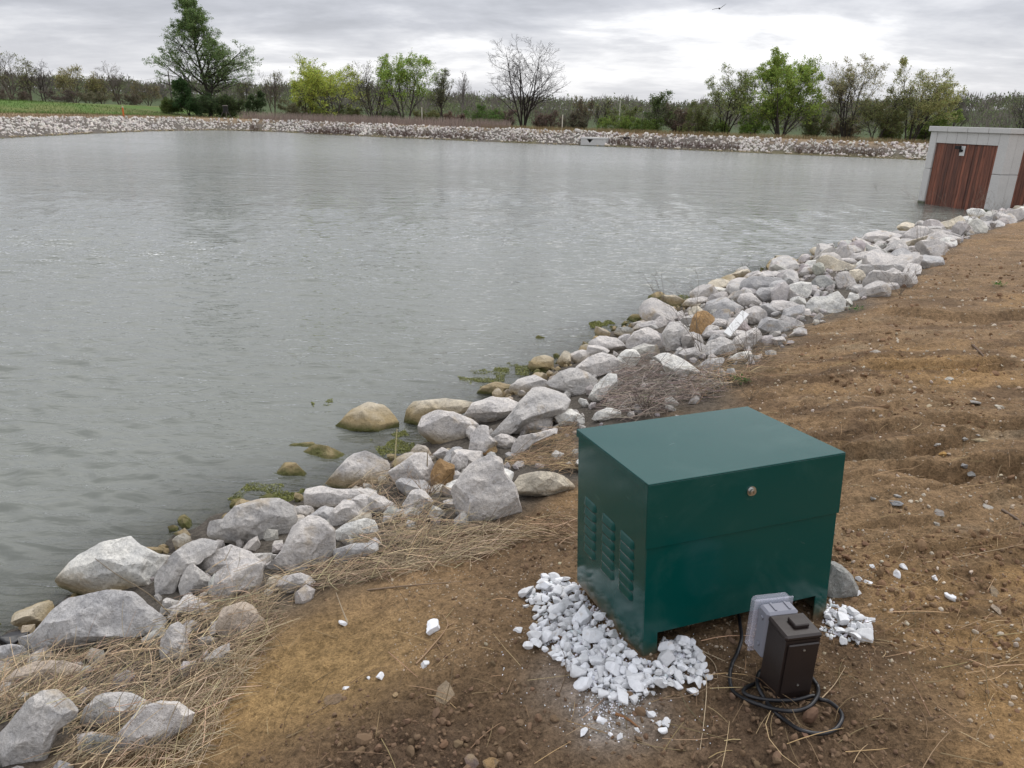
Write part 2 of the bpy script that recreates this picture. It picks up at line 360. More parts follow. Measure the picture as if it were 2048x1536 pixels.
t.links.new(c, p.inputs['Base Color']); p.inputs['Roughness'].default_value = 0.85; bump(t, p, noise(t, P_, 30, 4), 0.3, 0.004)
m_wood, t, p = mat('stained_cedar_board'); P_ = geo_pos(t); oi = t.nodes.new('ShaderNodeObjectInfo')
gr = noise(t, mapping(t, P_, (22, 22, 1.6)), 1.0, 5, 0.6, 0.4)
c = mix(t, ramp(t, gr, [(0.35, 0.0), (0.65, 1.0)]), (0.068, 0.023, 0.013), (0.180, 0.060, 0.031))
c = mix(t, 1.0, c, ramp(t, oi.outputs['Random'], [(0.0, 0.55), (1.0, 1.5)]), 'MULTIPLY')
t.links.new(c, p.inputs['Base Color']); p.inputs['Roughness'].default_value = 0.6; bump(t, p, gr, 0.4, 0.004)
def vcol_mat(name, rough=0.9, trans=0.0, spec=0.2):
    m, t, p = mat(name); t.links.new(attr(t), p.inputs['Base Color']); p.inputs['Roughness'].default_value = rough; p.inputs['Specular IOR Level'].default_value = spec
    if trans > 0:
        tl = N(t, 'ShaderNodeBsdfTranslucent'); t.links.new(attr(t), tl.inputs['Color']); mx = N(t, 'ShaderNodeMixShader'); mx.inputs[0].default_value = trans
        o = t.nodes['Material Output']; t.links.new(p.outputs[0], mx.inputs[1]); t.links.new(tl.outputs[0], mx.inputs[2]); t.links.new(mx.outputs[0], o.inputs['Surface'])
    return m
m_straw = vcol_mat('dry_straw', 0.8); m_leaf = vcol_mat('leaves', 0.8, 0.45); m_bark = vcol_mat('bark'); m_clod = vcol_mat('soil_clods', 0.97, 0, 0.1)
m_weed = vcol_mat('water_weed', 0.7, 0.1)

# ------------------------------------------------------------------ the shore line and the terrain
POND = [(-4.2, -1), (-2.4, 3), (-1.81, 4.31), (-1.45, 4.40), (-1.12, 4.78), (-0.75, 5.26), (-.36, 6.30), (.46, 7.56), (2.0, 10.0), (3.95, 12.6), (7.0, 16.1), (10.5, 19.5), (13.9, 22.6),
        (15.6, 24.0), (19, 26.5), (26, 32), (34, 41), (38, 52), (37, 60), (32, 63.9), (20, 68.6), (7.3, 73.6), (-1, 76), (-17, 82.5), (-28, 89), (-33.5, 88), (-36, 78), (-36, 65), (-35, 53), (-33, 35), (-30, 15), (-24, 0), (-14, -8), (-7, -6)]
_PA = np.array(POND); _PB = np.roll(_PA, -1, 0)
def sdist(x, y):
    """distance to the shore line, positive on land"""
    x = np.asarray(x, float); y = np.asarray(y, float); best = np.full(x.shape, 1e18); ins = np.zeros(x.shape, bool)
    for (ax, ay), (bx, by) in zip(_PA, _PB):
        ex, ey = bx - ax, by - ay; t = np.clip(((x - ax) * ex + (y - ay) * ey) / (ex * ex + ey * ey), 0, 1)
        best = np.minimum(best, (x - ax - t * ex) ** 2 + (y - ay - t * ey) ** 2)
        c = ((ay > y) != (by > y)) & (x < ex * (y - ay) / (ey if ey else 1e-9) + ax); ins ^= c
    d = np.sqrt(best); return np.where(ins, -d, d)
def band_w(x, y):
    r = np.hypot(x, y); return np.interp(r, [2, 3.2, 4.5, 8, 11, 18, 26], [1.45, 1.5, 1.95, 2.35, 2.7, 2.2, 1.6])
def smooth_h(x, y):
    d = sdist(x, y); d = d + 0.12 * vnoise(x * 0.8, y * 0.8, seed=3) * np.clip(1 - np.abs(d) / 4, 0, 1)
    hn = np.interp(d, [-30, -4, -1.5, -0.4, 0, 0.8, 1.5, 2.2, 3, 5, 8, 20, 80], [-3, -1.3, -0.55, -0.13, 0, 0.22, 0.40, 0.52, 0.62, 0.76, 0.90, 1.15, 1.4])
    hf = np.interp(d, [-30, -4, -1.5, -0.4, 0, 1.2, 3.2, 4.5, 9, 16, 80, 300], [-3, -1.3, -0.6, -0.15, 0, 0.5, 1.15, 1.22, 1.18, 0.75, 0.4, 0.2])
    k = sstep(26, 42, y) ; h = hn * (1 - k) + hf * k
    left = np.clip((-37 - x) / 24, 0, 1) * np.clip((d - 2) / 24, 0, 1) * sstep(20, 45, y)
    r_ = np.hypot(x, y); th_ = np.degrees(np.arctan2(x, y))
    hill = sstep(150, 420, r_) * np.interp(th_, [-60, -30, -15, 0, 15, 28, 40, 60], [6, 6, 6, 6, 6, 10, 13, 13]) * (y > 0)
    return h + 1.75 * left + hill, d
def zone_fields(x, y, d):
    dirt = sstep(-0.25, 0.25, d - band_w(x, y) + 0.25 * vnoise(x * 2, y * 2, seed=5)) * (1 - sstep(26, 34, np.hypot(x, y)))
    cl = np.exp(-(((x + 0.28) / 0.55) ** 2 + ((y - 1.75) / 0.45) ** 2)) + np.exp(-(((x - 0.95) / 0.55) ** 2 + ((y - 1.75) / 0.55) ** 2)) + 0.7 * np.exp(-(((x - 0.12) / 0.35) ** 2 + ((y - 3.05) / 0.5) ** 2))
    clod = np.clip(cl * 1.3 + 0.5 * vnoise(x * 1.7, y * 1.7, seed=8) - 0.25, 0, 1)
    return dirt, clod
GULLIES = [([(1.5, 3.96), (1.87, 3.87), (2.1, 3.82), (2.42, 3.93), (2.7, 4.02)], .085, .035), ([(1.95, 3.70), (2.15, 3.65), (2.4, 3.59), (2.64, 3.56), (3.4, 3.5)], .090, .04), ([(2.4, 4.22), (2.66, 4.12), (2.9, 4.08), (3.5, 4.12)], .07, .03), ([(2.6, 5.6), (3.2, 5.5), (4.0, 5.62)], .07, .045), ([(1.9, 4.9), (2.5, 4.8), (3.0, 4.86)], .05, .04), ([(3.6, 7.4), (4.6, 7.2), (6.0, 7.5)], .08, .06)]
def detail_h(x, y, d):
    r = np.hypot(x, y); near = 1 - sstep(18, 40, r); dirt, clod = zone_fields(x, y, d)
    h = 0.030 * fbm(x * 1.3, y * 1.3, seed=21, octs=3) + 0.015 * fbm(x * 7, y * 7, seed=31, octs=3)
    u = y * 1.0 - x * 0.10
    rg = fbm(x * 0.55, u * 2.3, seed=41, octs=3); ridge = sstep(-0.015, 0.02, rg) * 0.034 + sstep(0.36, 0.39, rg) * 0.034 + sstep(-0.42, -0.39, rg) * 0.03
    rg2 = fbm(x * 1.3 + 9, u * 6, seed=47, octs=3); ridge = ridge + sstep(0.0, 0.10, rg2) * 0.020
    h = h + (1.2 - .85 * sstep(4.0, 9, r)) * ridge * sstep(0.9, 2.0, x) * dirt * (0.45 + 0.55 * sstep(2.4, 3.4, y)) + dirt * 0.012 * np.abs(fbm(x * 5, u * 11, seed=81, octs=3)) * (1 - clod) * sstep(1.6, 2.6, r)
    lump = 1 - np.abs(fbm(x * 16, y * 16, seed=51, octs=2)); h = h + clod * dirt * (0.020 * lump + 0.014 * fbm(x * 34, y * 34, seed=61, octs=2))
    h = h + dirt * 0.0075 * fbm(x * 28, y * 28, seed=71, octs=2)
    # explicit gully on the slope to the right of the cabinet
    for (gp, gd_, gw) in GULLIES:
        xs = [q[0] for q in gp]; ys = [q[1] for q in gp]; gy = np.interp(x, xs, ys) + 0.035 * vnoise(x * 6, x * 0, seed=33) + 0.015 * vnoise(x * 19, x * 0, seed=34); m_ = sstep(xs[0] - .05, xs[0] + .25, x) * (1 - sstep(xs[-1] - .3, xs[-1] + .05, x))
        v = y - gy; h = h + m_ * gd_ * (sstep(-.01, .035, v) * np.exp(-np.clip(v - .035, 0, 9) / .35) * .75 - np.exp(-((v + gw * .7) / gw) ** 2) * .8)
    return h * near
def ground_h(x, y):
    h, d = smooth_h(x, y); return h + detail_h(x, y, d)
def hit_ground(px, py, lift=0.0, water=None):
    """where the sight line through a picture point meets the ground (raised by lift)"""
    D = rays(np.atleast_1d(px), np.atleast_1d(py)); lift = np.broadcast_to(np.asarray(lift, float), (len(D),))
    lo = np.full(len(D), 0.5); hi = np.full(len(D), np.nan); t = np.full(len(D), 0.6); done = np.zeros(len(D), bool)
    def gap(t):
        X = D * t[:, None]; g = ground_h(X[:, 0], X[:, 1])
        if water is not None: g = np.maximum(g, water)
        return X[:, 2] + EYE - g - lift
    for _ in range(420):
        gp = gap(t); new = (gp < 0) & ~done; hi[new] = t[new]; done |= new
        lo = np.where(done, lo, t)
        if done.all(): break
        t = np.where(done, t, t * 1.018)
    hi = np.where(np.isnan(hi), lo * 1.001, hi)
    for _ in range(14):
        m = 0.5 * (lo + hi); gp = gap(m); lo = np.where(gp >= 0, m, lo); hi = np.where(gp < 0, m, hi)
    return D * hi[:, None] + np.array([0, 0, EYE]), hi

# ------------------------------------------------------------------ ground sheet
def fan_grid(r0, r1, q1, rmid, q2, fine, half):
    rs = [r0]
    while rs[-1] < r1: rs.append(rs[-1] * (q1 if rs[-1] < rmid else q2))
    a = list(np.arange(-half, half + 1e-6, fine)); b = list(np.arange(half + 3, 360 - half - 1, 3.0))
    th = np.radians(np.array(a + b)); R, T = np.meshgrid(np.array(rs), th, indexing='ij')
    n, m = R.shape; X = (R * np.sin(T)).ravel(); Y = (R * np.cos(T)).ravel()
    i = np.arange(n - 1)[:, None] * m; j = np.arange(m)[None]; j2 = (j + 1) % m
    Fq = np.stack([i + j, i + j2, i + m + j2, i + m + j], -1).reshape(-1, 4)
    return X, Y, Fq, n, m
gx, gy, gf, gn, gm = fan_grid(0.6, 4000, 1.0075, 40, 1.03, 0.27, 47)
sh, gd = smooth_h(gx, gy); gz = sh + detail_h(gx, gy, gd)
dirt, clod = zone_fields(gx, gy, gd)
def lerp(a, b, k): return a + (b - a) * k[:, None]
A3 = lambda *c: np.array(c)[None]
n_a = fbm(gx * 0.9, gy * 0.9, seed=101, octs=4); n_b = fbm(gx * 3.1, gy * 3.1, seed=111, octs=4)
C = lerp(np.repeat(A3(0.265, 0.165, 0.086), len(gx), 0), A3(0.345, 0.205, 0.090), sstep(-0.1, 0.55, n_a))
C = lerp(C, A3(0.155, 0.094, 0.053), sstep(0.1, 0.7, n_b) * 0.75)
lz2 = fbm(gx * 1.4, gy * 5.0, seed=131, octs=5); C = lerp(C, A3(0.115, 0.070, 0.040), sstep(0.12, 0.6, lz2) * 0.7 * sstep(1.0, 2.0, gx)); C = lerp(C, A3(0.40, 0.30, 0.19), sstep(0.45, 0.9, -lz2) * 0.5 * sstep(1.0, 2.0, gx))
yel = np.exp(-(((gx + 0.72) / 0.42) ** 2 + ((gy - 2.25) / 0.45) ** 2)); C = lerp(C, A3(0.39, 0.245, 0.105), np.clip(yel * 1.1, 0, 1) * 0.85)
C = lerp(C, A3(0.105, 0.066, 0.042), clod * 0.9)
far_d = sstep(4, 14, np.hypot(gx, gy)); C = lerp(C, A3(0.265, 0.172, 0.102), far_d * 0.6)
C = C * A3(0.95, 1.0, 1.04)
# spilled white stone dust in front of the cabinet
dst = np.exp(-(((gx - 0.36) / 0.14) ** 2 + ((gy - 1.93) / 0.17) ** 2)) + 0.5 * np.exp(-(((gx - 0.16) / 0.10) ** 2 + ((gy - 2.14) / 0.18) ** 2)); C = lerp(C, A3(0.50, 0.45, 0.40), np.clip(dst * (0.75 + 0.9 * n_b), 0, 1) * 0.75)
C = lerp(np.repeat(A3(0.115, 0.100, 0.082), len(gx), 0) * (1 + 0.25 * n_b)[:, None], C, dirt)            # gravelly bed under the rip-rap
far = sstep(24, 36, np.hypot(gx, gy)) * (gy > 10)
nf = fbm(gx * 0.13, gy * 0.13, seed=121, octs=4); straw_c = lerp(np.repeat(A3(0.26, 0.19, 0.115), len(gx), 0), A3(0.20, 0.135, 0.08), sstep(-0.3, 0.4, nf))
grass_c = lerp(np.repeat(A3(0.085, 0.145, 0.030), len(gx), 0), A3(0.15, 0.16, 0.055), sstep(-0.2, 0.6, nf))
gfield = sstep(8.5, 13.5, gd + 3.2 * nf) * sstep(-26, -36, gx) ; fc = lerp(straw_c, grass_c, gfield)
fc = lerp(fc, A3(0.10, 0.11, 0.045), sstep(-20, -10, gx) * sstep(9, 16, gd)); fc = lerp(fc, A3(0.060, 0.082, 0.034), sstep(120, 190, np.hypot(gx, gy)))
fc = lerp(np.repeat(A3(0.12, 0.105, 0.09), len(gx), 0), fc, sstep(3.0, 3.8, gd)); C = lerp(C, fc, far)
C = np.where((gd < -0.1)[:, None], lerp(C, A3(0.13, 0.115, 0.05), sstep(0.1, 0.5, -gd)), C)
o = link('ground', new_mesh('ground', np.stack([gx, gy, gz], 1), gf, True, np.clip(C, 0.01, 0.8)), m_ground, kind='structure')
_GZ = gz.reshape(gn, gm); _RS = np.hypot(gx, gy).reshape(gn, gm)[:, 0]; _NF = len(np.arange(-47, 47 + 1e-6, 0.27))
_slow_ground_h = ground_h
def ground_h(x, y):
    x = np.asarray(x, float); y = np.asarray(y, float); r = np.hypot(x, y); th = np.degrees(np.arctan2(x, y)); f = (th + 47) / 0.27
    okk = (f >= 0) & (f < _NF - 1) & (r > _RS[0])
    i = np.clip(np.searchsorted(_RS, r) - 1, 0, gn - 2); fr_ = np.clip((r - _RS[i]) / (_RS[i + 1] - _RS[i]), 0, 1); j = np.clip(f.astype(int), 0, _NF - 2); fj = np.clip(f - j, 0, 1)
    z = (_GZ[i, j] * (1 - fj) + _GZ[i, j + 1] * fj) * (1 - fr_) + (_GZ[i + 1, j] * (1 - fj) + _GZ[i + 1, j + 1] * fj) * fr_
    if not np.all(okk): z = np.where(okk, z, 0); k_ = ~okk; z[k_] = _slow_ground_h(x[k_], y[k_])
    return z
# middle of the fan
k = np.arange(gm); cv = np.stack([gx[:gm], gy[:gm], gz[:gm]], 1)
link('ground_underfoot', new_mesh('ground_underfoot', np.vstack([cv, [[0, 0, cv[:, 2].mean()]]]), np.stack([k, np.full(gm, gm), (k + 1) % gm], 1)[:, ::-1], True, np.repeat(A3(0.2, 0.12, 0.06), gm + 1, 0)), m_ground, kind='structure')
del C, fc, n_a, n_b

# water sheet
def water_h(x, y, cell):
    """wind ripples: a sum of many small travelling waves, fading where the sheet is too coarse to carry them"""
    r = np.random.default_rng(17); h = np.zeros_like(x); gust = np.clip(0.85 + 0.75 * fbm(x * 0.16, y * 0.30, seed=91, octs=3), .35, 1.7)
    for k in range(72):
        lam = math.exp(r.uniform(math.log(.07), math.log(.52))); a = r.normal(1.36, .42); amp = .0105 * lam ** 0.68; kx, ky = math.cos(a) * 2 * math.pi / lam, math.sin(a) * 2 * math.pi / lam
        mod = 0.5 + 0.9 * np.clip(.5 + vnoise(x / (lam * 5) + k, y / (lam * 2.2), seed=200 + k), 0, 1); ph = kx * x + ky * y + r.uniform(0, 6.28) + 0.9 * vnoise(x * .6 / lam ** .5, y * .6 / lam ** .5, seed=300 + k)
        c = (np.sin(ph) * .5 + .5) ** 1.9; h += amp * mod * c * np.clip((lam / cell - 2.2) / 2.2, 0, 1)
    return h * gust
wx, wy, wf, wn_, wm_ = fan_grid(1.6, 120, 1.0048, 34, 1.02, 0.26, 42)
wd = -ground_h(wx, wy); keep = wd > -0.35
wfk = wf[keep[wf].any(1)]; us = np.unique(wfk); mp = np.zeros(len(wx), np.int64); mp[us] = np.arange(len(us)); wx, wy, wd = wx[us], wy[us], wd[us]; wfk = mp[wfk]
wr = np.hypot(wx, wy); wz = water_h(wx, wy, np.maximum(wr * .0048, .006)); wz = (wz - .045) * (1 - sstep(30, 36, wr)) * sstep(-.02, .25, wd)
op = 1 - np.exp(-np.clip(wd + 0.01, 0, 9) * 7.0)
link('pond_water', new_mesh('pond_water', np.stack([wx, wy, wz], 1), wfk, True, np.repeat(op[:, None], 3, 1)), m_water, kind='structure')
print('water', len(wfk))

# ------------------------------------------------------------------ rip-rap on the far banks (past the limit: one mass)
def rockpile(name, C3, S, seed, sub, tint, matl, **props):
    """many small angular rocks joined; C3 (n,3) centres, S (n,) sizes"""
    r = np.random.default_rng(seed); V0, F0 = ICO[sub]; n = len(C3); nv = len(V0)
    D = np.repeat(V0[None], n, 0); Rr = np.ones((n, nv))
    for k in range(9):
        nn = r.normal(size=(n, 3)); nn /= np.linalg.norm(nn, axis=1, keepdims=True); h = r.uniform(0.45, 0.85, n)
        dp = np.einsum('nvk,nk->nv', D, nn); Rr = np.minimum(Rr, np.where(dp > 0.05, h[:, None] / np.maximum(dp, 0.05), 9))
    V = D * Rr[..., None] * (S[:, None, None] * np.stack([r.uniform(.8, 1.35, n), r.uniform(.7, 1.1, n), r.uniform(.55, .9, n)], 1)[:, None])
    q = r.normal(size=(n, 4)); q /= np.linalg.norm(q, axis=1, keepdims=True); a, b, c, d = q.T
    Rm = np.stack([1 - 2 * (c * c + d * d), 2 * (b * c - a * d), 2 * (b * d + a * c), 2 * (b * c + a * d), 1 - 2 * (b * b + d * d), 2 * (c * d - a * b), 2 * (b * d - a * c), 2 * (c * d + a * b), 1 - 2 * (b * b + c * c)], 1).reshape(n, 3, 3)
    V = np.einsum('nij,nvj->nvi', Rm, V) + C3[:, None]
    Fc = (F0[None] + (np.arange(n) * nv)[:, None, None]).reshape(-1, 3)
    col = np.repeat(tint * r.uniform(0.82, 1.10, (n, 1)) * (1 + r.normal(size=(n, 3)) * 0.02), nv, 0)
    return link(name, new_mesh(name, V.reshape(-1, 3), Fc, False, col), matl, **props)
rr = np.random.default_rng(5)
pts = []
for (a, b) in zip(_PA, _PB):                       # walk the far shore
    mid = (a + b) / 2
    if mid[1] < 38 or abs(mid[0]) > 60: continue
    L = np.linalg.norm(b - a); e = (b - a) / L; nrm_ = np.array([e[1], -e[0]])
    if sdist(*(mid + nrm_ * 1.0)[:, None])[0] < 0: nrm_ = -nrm_
    n = int(L * 3.6 * 12.0); s = rr.uniform(-1, L + 1, n); q = rr.uniform(-0.15, 3.5, n) + 0.25 * np.sin(s * 1.3)
    pts.append(a[None] + e[None] * s[:, None] + nrm_[None] * q[:, None])
P2 = np.vstack(pts); dd = sdist(P2[:, 0], P2[:, 1]); P2 = P2[(dd > -0.25) & (dd < 3.7)]
S2 = rr.uniform(0.08, 0.185, len(P2)) ; zz = smooth_h(P2[:, 0], P2[:, 1])[0] + S2 * rr.uniform(-0.2, 0.4, len(P2)) + 0.0
rockpile('riprap', np.column_stack([P2, zz]), S2 * 1.08, 6, 0, np.array([0.66, 0.62, 0.575]), m_rockfar, kind='stuff')
print('far rocks', len(P2))

# ------------------------------------------------------------------ pump house standing in the water
ph = empty('pump_house', (14.75, 24.15, 0), math.atan2(-2.9, 0.93) + math.pi, label='grey concrete pump house with red-brown timber walls rising from the water', category='pump house')
# local x runs from the near corner (0) to the far corner (3.0) along the face seen, local y into the building (away from the pond)
_a = Vector((13.82 - 14.75, 27.0 - 24.15, 0)); W1 = _a.length; ang = math.atan2(_a.y, _a.x); ph.rotation_euler = (0, 0, ang)
# the building lies to the right of the face: local -y
ZB, ZT, D2, PW = -0.9, 2.48, 6.0, 0.34
def block(name, a, b, m_=m_conc, par=ph, bev=0.012, **k):
    mb = MB(); mb.box([min(a[i], b[i]) for i in range(3)], [max(a[i], b[i]) for i in range(3)], bev); return mb.build(name, m_, par, **k)
g_ = 0.006; zj = 1.12
block('pier', (0, 0, ZB), (PW, -PW, zj - g_)); block('pier', (0, 0, zj + g_), (PW, -PW, ZT - .17))
block('pier', (W1 - PW * .8, 0, ZB), (W1, -PW, zj - g_)); block('pier', (W1 - PW * .8, 0, zj + g_), (W1, -PW, ZT - .17))
nseg = 6; x0, x1 = PW + g_, W1 - PW * .8 - g_
for i in range(nseg):
    a, b = x0 + (x1 - x0) * i / nseg, x0 + (x1 - x0) * (i + 1) / nseg
    block('lintel', (a + .003, -.012, ZT - .52), (b - .003, -PW, ZT - .17), bev=0.006)
for i in range(4):
    a, b = -.06 + (W1 + .12) * i / 4, -.06 + (W1 + .12) * (i + 1) / 4
    block('cap_stone', (a + .004, .07, ZT - .165), (b - .004, -.45, ZT))
for i in range(7):
    a, b = -.455 - i * .8, -.455 - (i + 1) * .8
    block('cap_stone', (-.06, a - .004, ZT - .165), (.42, b + .004, ZT))
block('pier', (.012, -PW - g_, ZB), (PW, -PW - .36, zj - g_)); block('pier', (.012, -PW - g_, zj + g_), (PW, -PW - .36, ZT - .17))
block('lintel', (.03, -PW - .37, ZT - .42), (PW, -D2, ZT - .17))
nb = 22; rr = np.random.default_rng(9)
for i in range(nb):
    a, b = x0 + (x1 - x0) * i / nb, x0 + (x1 - x0) * (i + 1) / nb
    block('board', (a + .003, -.05 - rr.uniform(0, .012), ZB), (b - .003, -.10, ZT - .525), m_wood, bev=0.004)
for i in range(34):
    a, b = -PW - .37 - i * .135, -PW - .37 - (i + 1) * .135
    block('board', (.06 + rr.uniform(0, .012), a - .003, ZB), (.11, b + .003, ZT - .425), m_wood, bev=0.004)
block('roof_slab', (.1, -.12, ZT - .16), (W1 - .1, -D2, ZT - .03))
block('rear_wall', (W1 - .25, -PW - .01, ZB), (W1 - .05, -D2, ZT - .17))
m_plate = simple('white_plate', (0.62, 0.62, 0.60), 0.6)
xl = W1 * 0.545
pl = block('lamp_plate', (xl - .10, -.035, 1.60), (xl + .09, -.05, 1.90), m_plate, bev=.004)
mb = MB(); mb.cyl((xl, -.035, 1.75), (xl, .05, 1.77), .035, 12); mb.cyl((xl, .05, 1.70), (xl, .05, 1.83), .03, 12)
mb.box((xl - .02, .03, 1.80), (xl + .17, .13, 1.90), .01); lamp = mb.build('floodlight', m_dark, ph)
mb = MB(); mb.box((xl + .0, .06, 1.79), (xl + .15, .12, 1.799)); 

# ------------------------------------------------------------------ concrete overflow box in front of the far bank
P0, dep = hit_ground([1161, 1217], [291, 291], water=0.0)
oc = (P0[0] + P0[1]) / 2; ow = np.linalg.norm(P0[1] - P0[0]); an = math.atan2(P0[1][1] - P0[0][1], P0[1][0] - P0[0][0])
of = empty('overflow_box', (oc[0], oc[1], 0), an - 0.0, label='low grey concrete overflow box with a V-shaped notch at the far water line', category='overflow box')
h_ = 0.74; hw = ow / 2
mb = MB(); nx = -hw * 0.35; nh = ow * 0.115
mb.prism([(-hw, -.5), (hw * .72, -.5), (hw * .72, h_ - .14), (nx + nh, h_ - .14), (nx, h_ - .14 - nh * 1.15), (nx - nh, h_ - .14), (-hw, h_ - .14)], 0, .12)
mb.build('front_wall', m_conc, of)
mb = MB(); V = [(hw * .72, 0, -.5), (hw, .7, -.5), (hw, .7, h_ - .14), (hw * .72, 0, h_ - .14), (hw * .72 - .1, .08, -.5), (hw - .12, .7, -.5), (hw - .12, .7, h_ - .14), (hw * .72 - .1, .08, h_ - .14)]
mb.add(V, [(0, 1, 2, 3), (7, 6, 5, 4), (0, 3, 7, 4), (1, 5, 6, 2), (3, 2, 6, 7), (0, 4, 5, 1)]); mb.build('side_wall', m_conc, of)
mb = MB(); mb.box((-hw, .125, -.5), (-hw + .12, 1.6, h_ - .14)); mb.box((-hw, 1.61, -.5), (hw, 1.72, h_ - .14)); mb.build('back_wall', m_conc, of)
mb = MB(); pr = [(-hw - .03, -.04), (hw * .72, -.04), (hw + .03, .72), (hw + .03, 1.75), (-hw - .03, 1.75)]
mb.add([(x, y, h_ - .135) for x, y in pr] + [(x, y, h_) for x, y in pr], [(4, 3, 2, 1, 0), (5, 6, 7, 8, 9)] + [(i, (i + 1) % 5, 5 + (i + 1) % 5, 5 + i) for i in range(5)]); mb.build('cover_slab', m_conc, of)

# ------------------------------------------------------------------ trees
def grow_level(P0_, D0, L, R, K, wig, trop, r, taper=0.45):
    n = len(P0_); P = np.zeros((n, K, 3)); P[:, 0] = P0_; d = D0.copy(); DD = np.zeros((n, K, 3)); DD[:, 0] = d
    for k in range(1, K):
        d = d + r.normal(size=(n, 3)) * wig; d[:, 2] += trop; d /= np.linalg.norm(d, axis=1, keepdims=True)
        P[:, k] = P[:, k - 1] + d * (L / (K - 1))[:, None]; DD[:, k] = d
    RR = R[:, None] * np.linspace(1, taper, K)[None]
    return P, DD, RR
def spawn(P, DD, RR, L, m, t0, t1, ang, lr, rr_, r, keep=1.0, tap=0.62):
    n, K, _ = P.shape; t = (np.arange(m)[None] + r.uniform(0, 1, (n, m))) / m * (t1 - t0) + t0
    f = t * (K - 1); i = np.minimum(f.astype(int), K - 2); f = f - i; ii = np.arange(n)[:, None]
    p = P[ii, i] * (1 - f)[..., None] + P[ii, i + 1] * f[..., None]; d = DD[ii, i + 1]; rad = RR[ii, i] * (1 - f) + RR[ii, i + 1] * f
    ax = r.normal(size=(n, m, 3)); ax -= (ax * d).sum(-1, keepdims=True) * d; ax /= np.linalg.norm(ax, axis=-1, keepdims=True)
    a = np.radians(r.uniform(ang[0], ang[1], (n, m)))[..., None]; nd = d * np.cos(a) + ax * np.sin(a)
    l = L[:, None] * lr * (1.12 - tap * (t - t0) / max(t1 - t0, .01)) * r.uniform(.75, 1.2, (n, m)); q = r.uniform(size=(n, m)).ravel() < keep
    return p.reshape(-1, 3)[q], nd.reshape(-1, 3)[q], l.ravel()[q], (rad * rr_).ravel()[q]
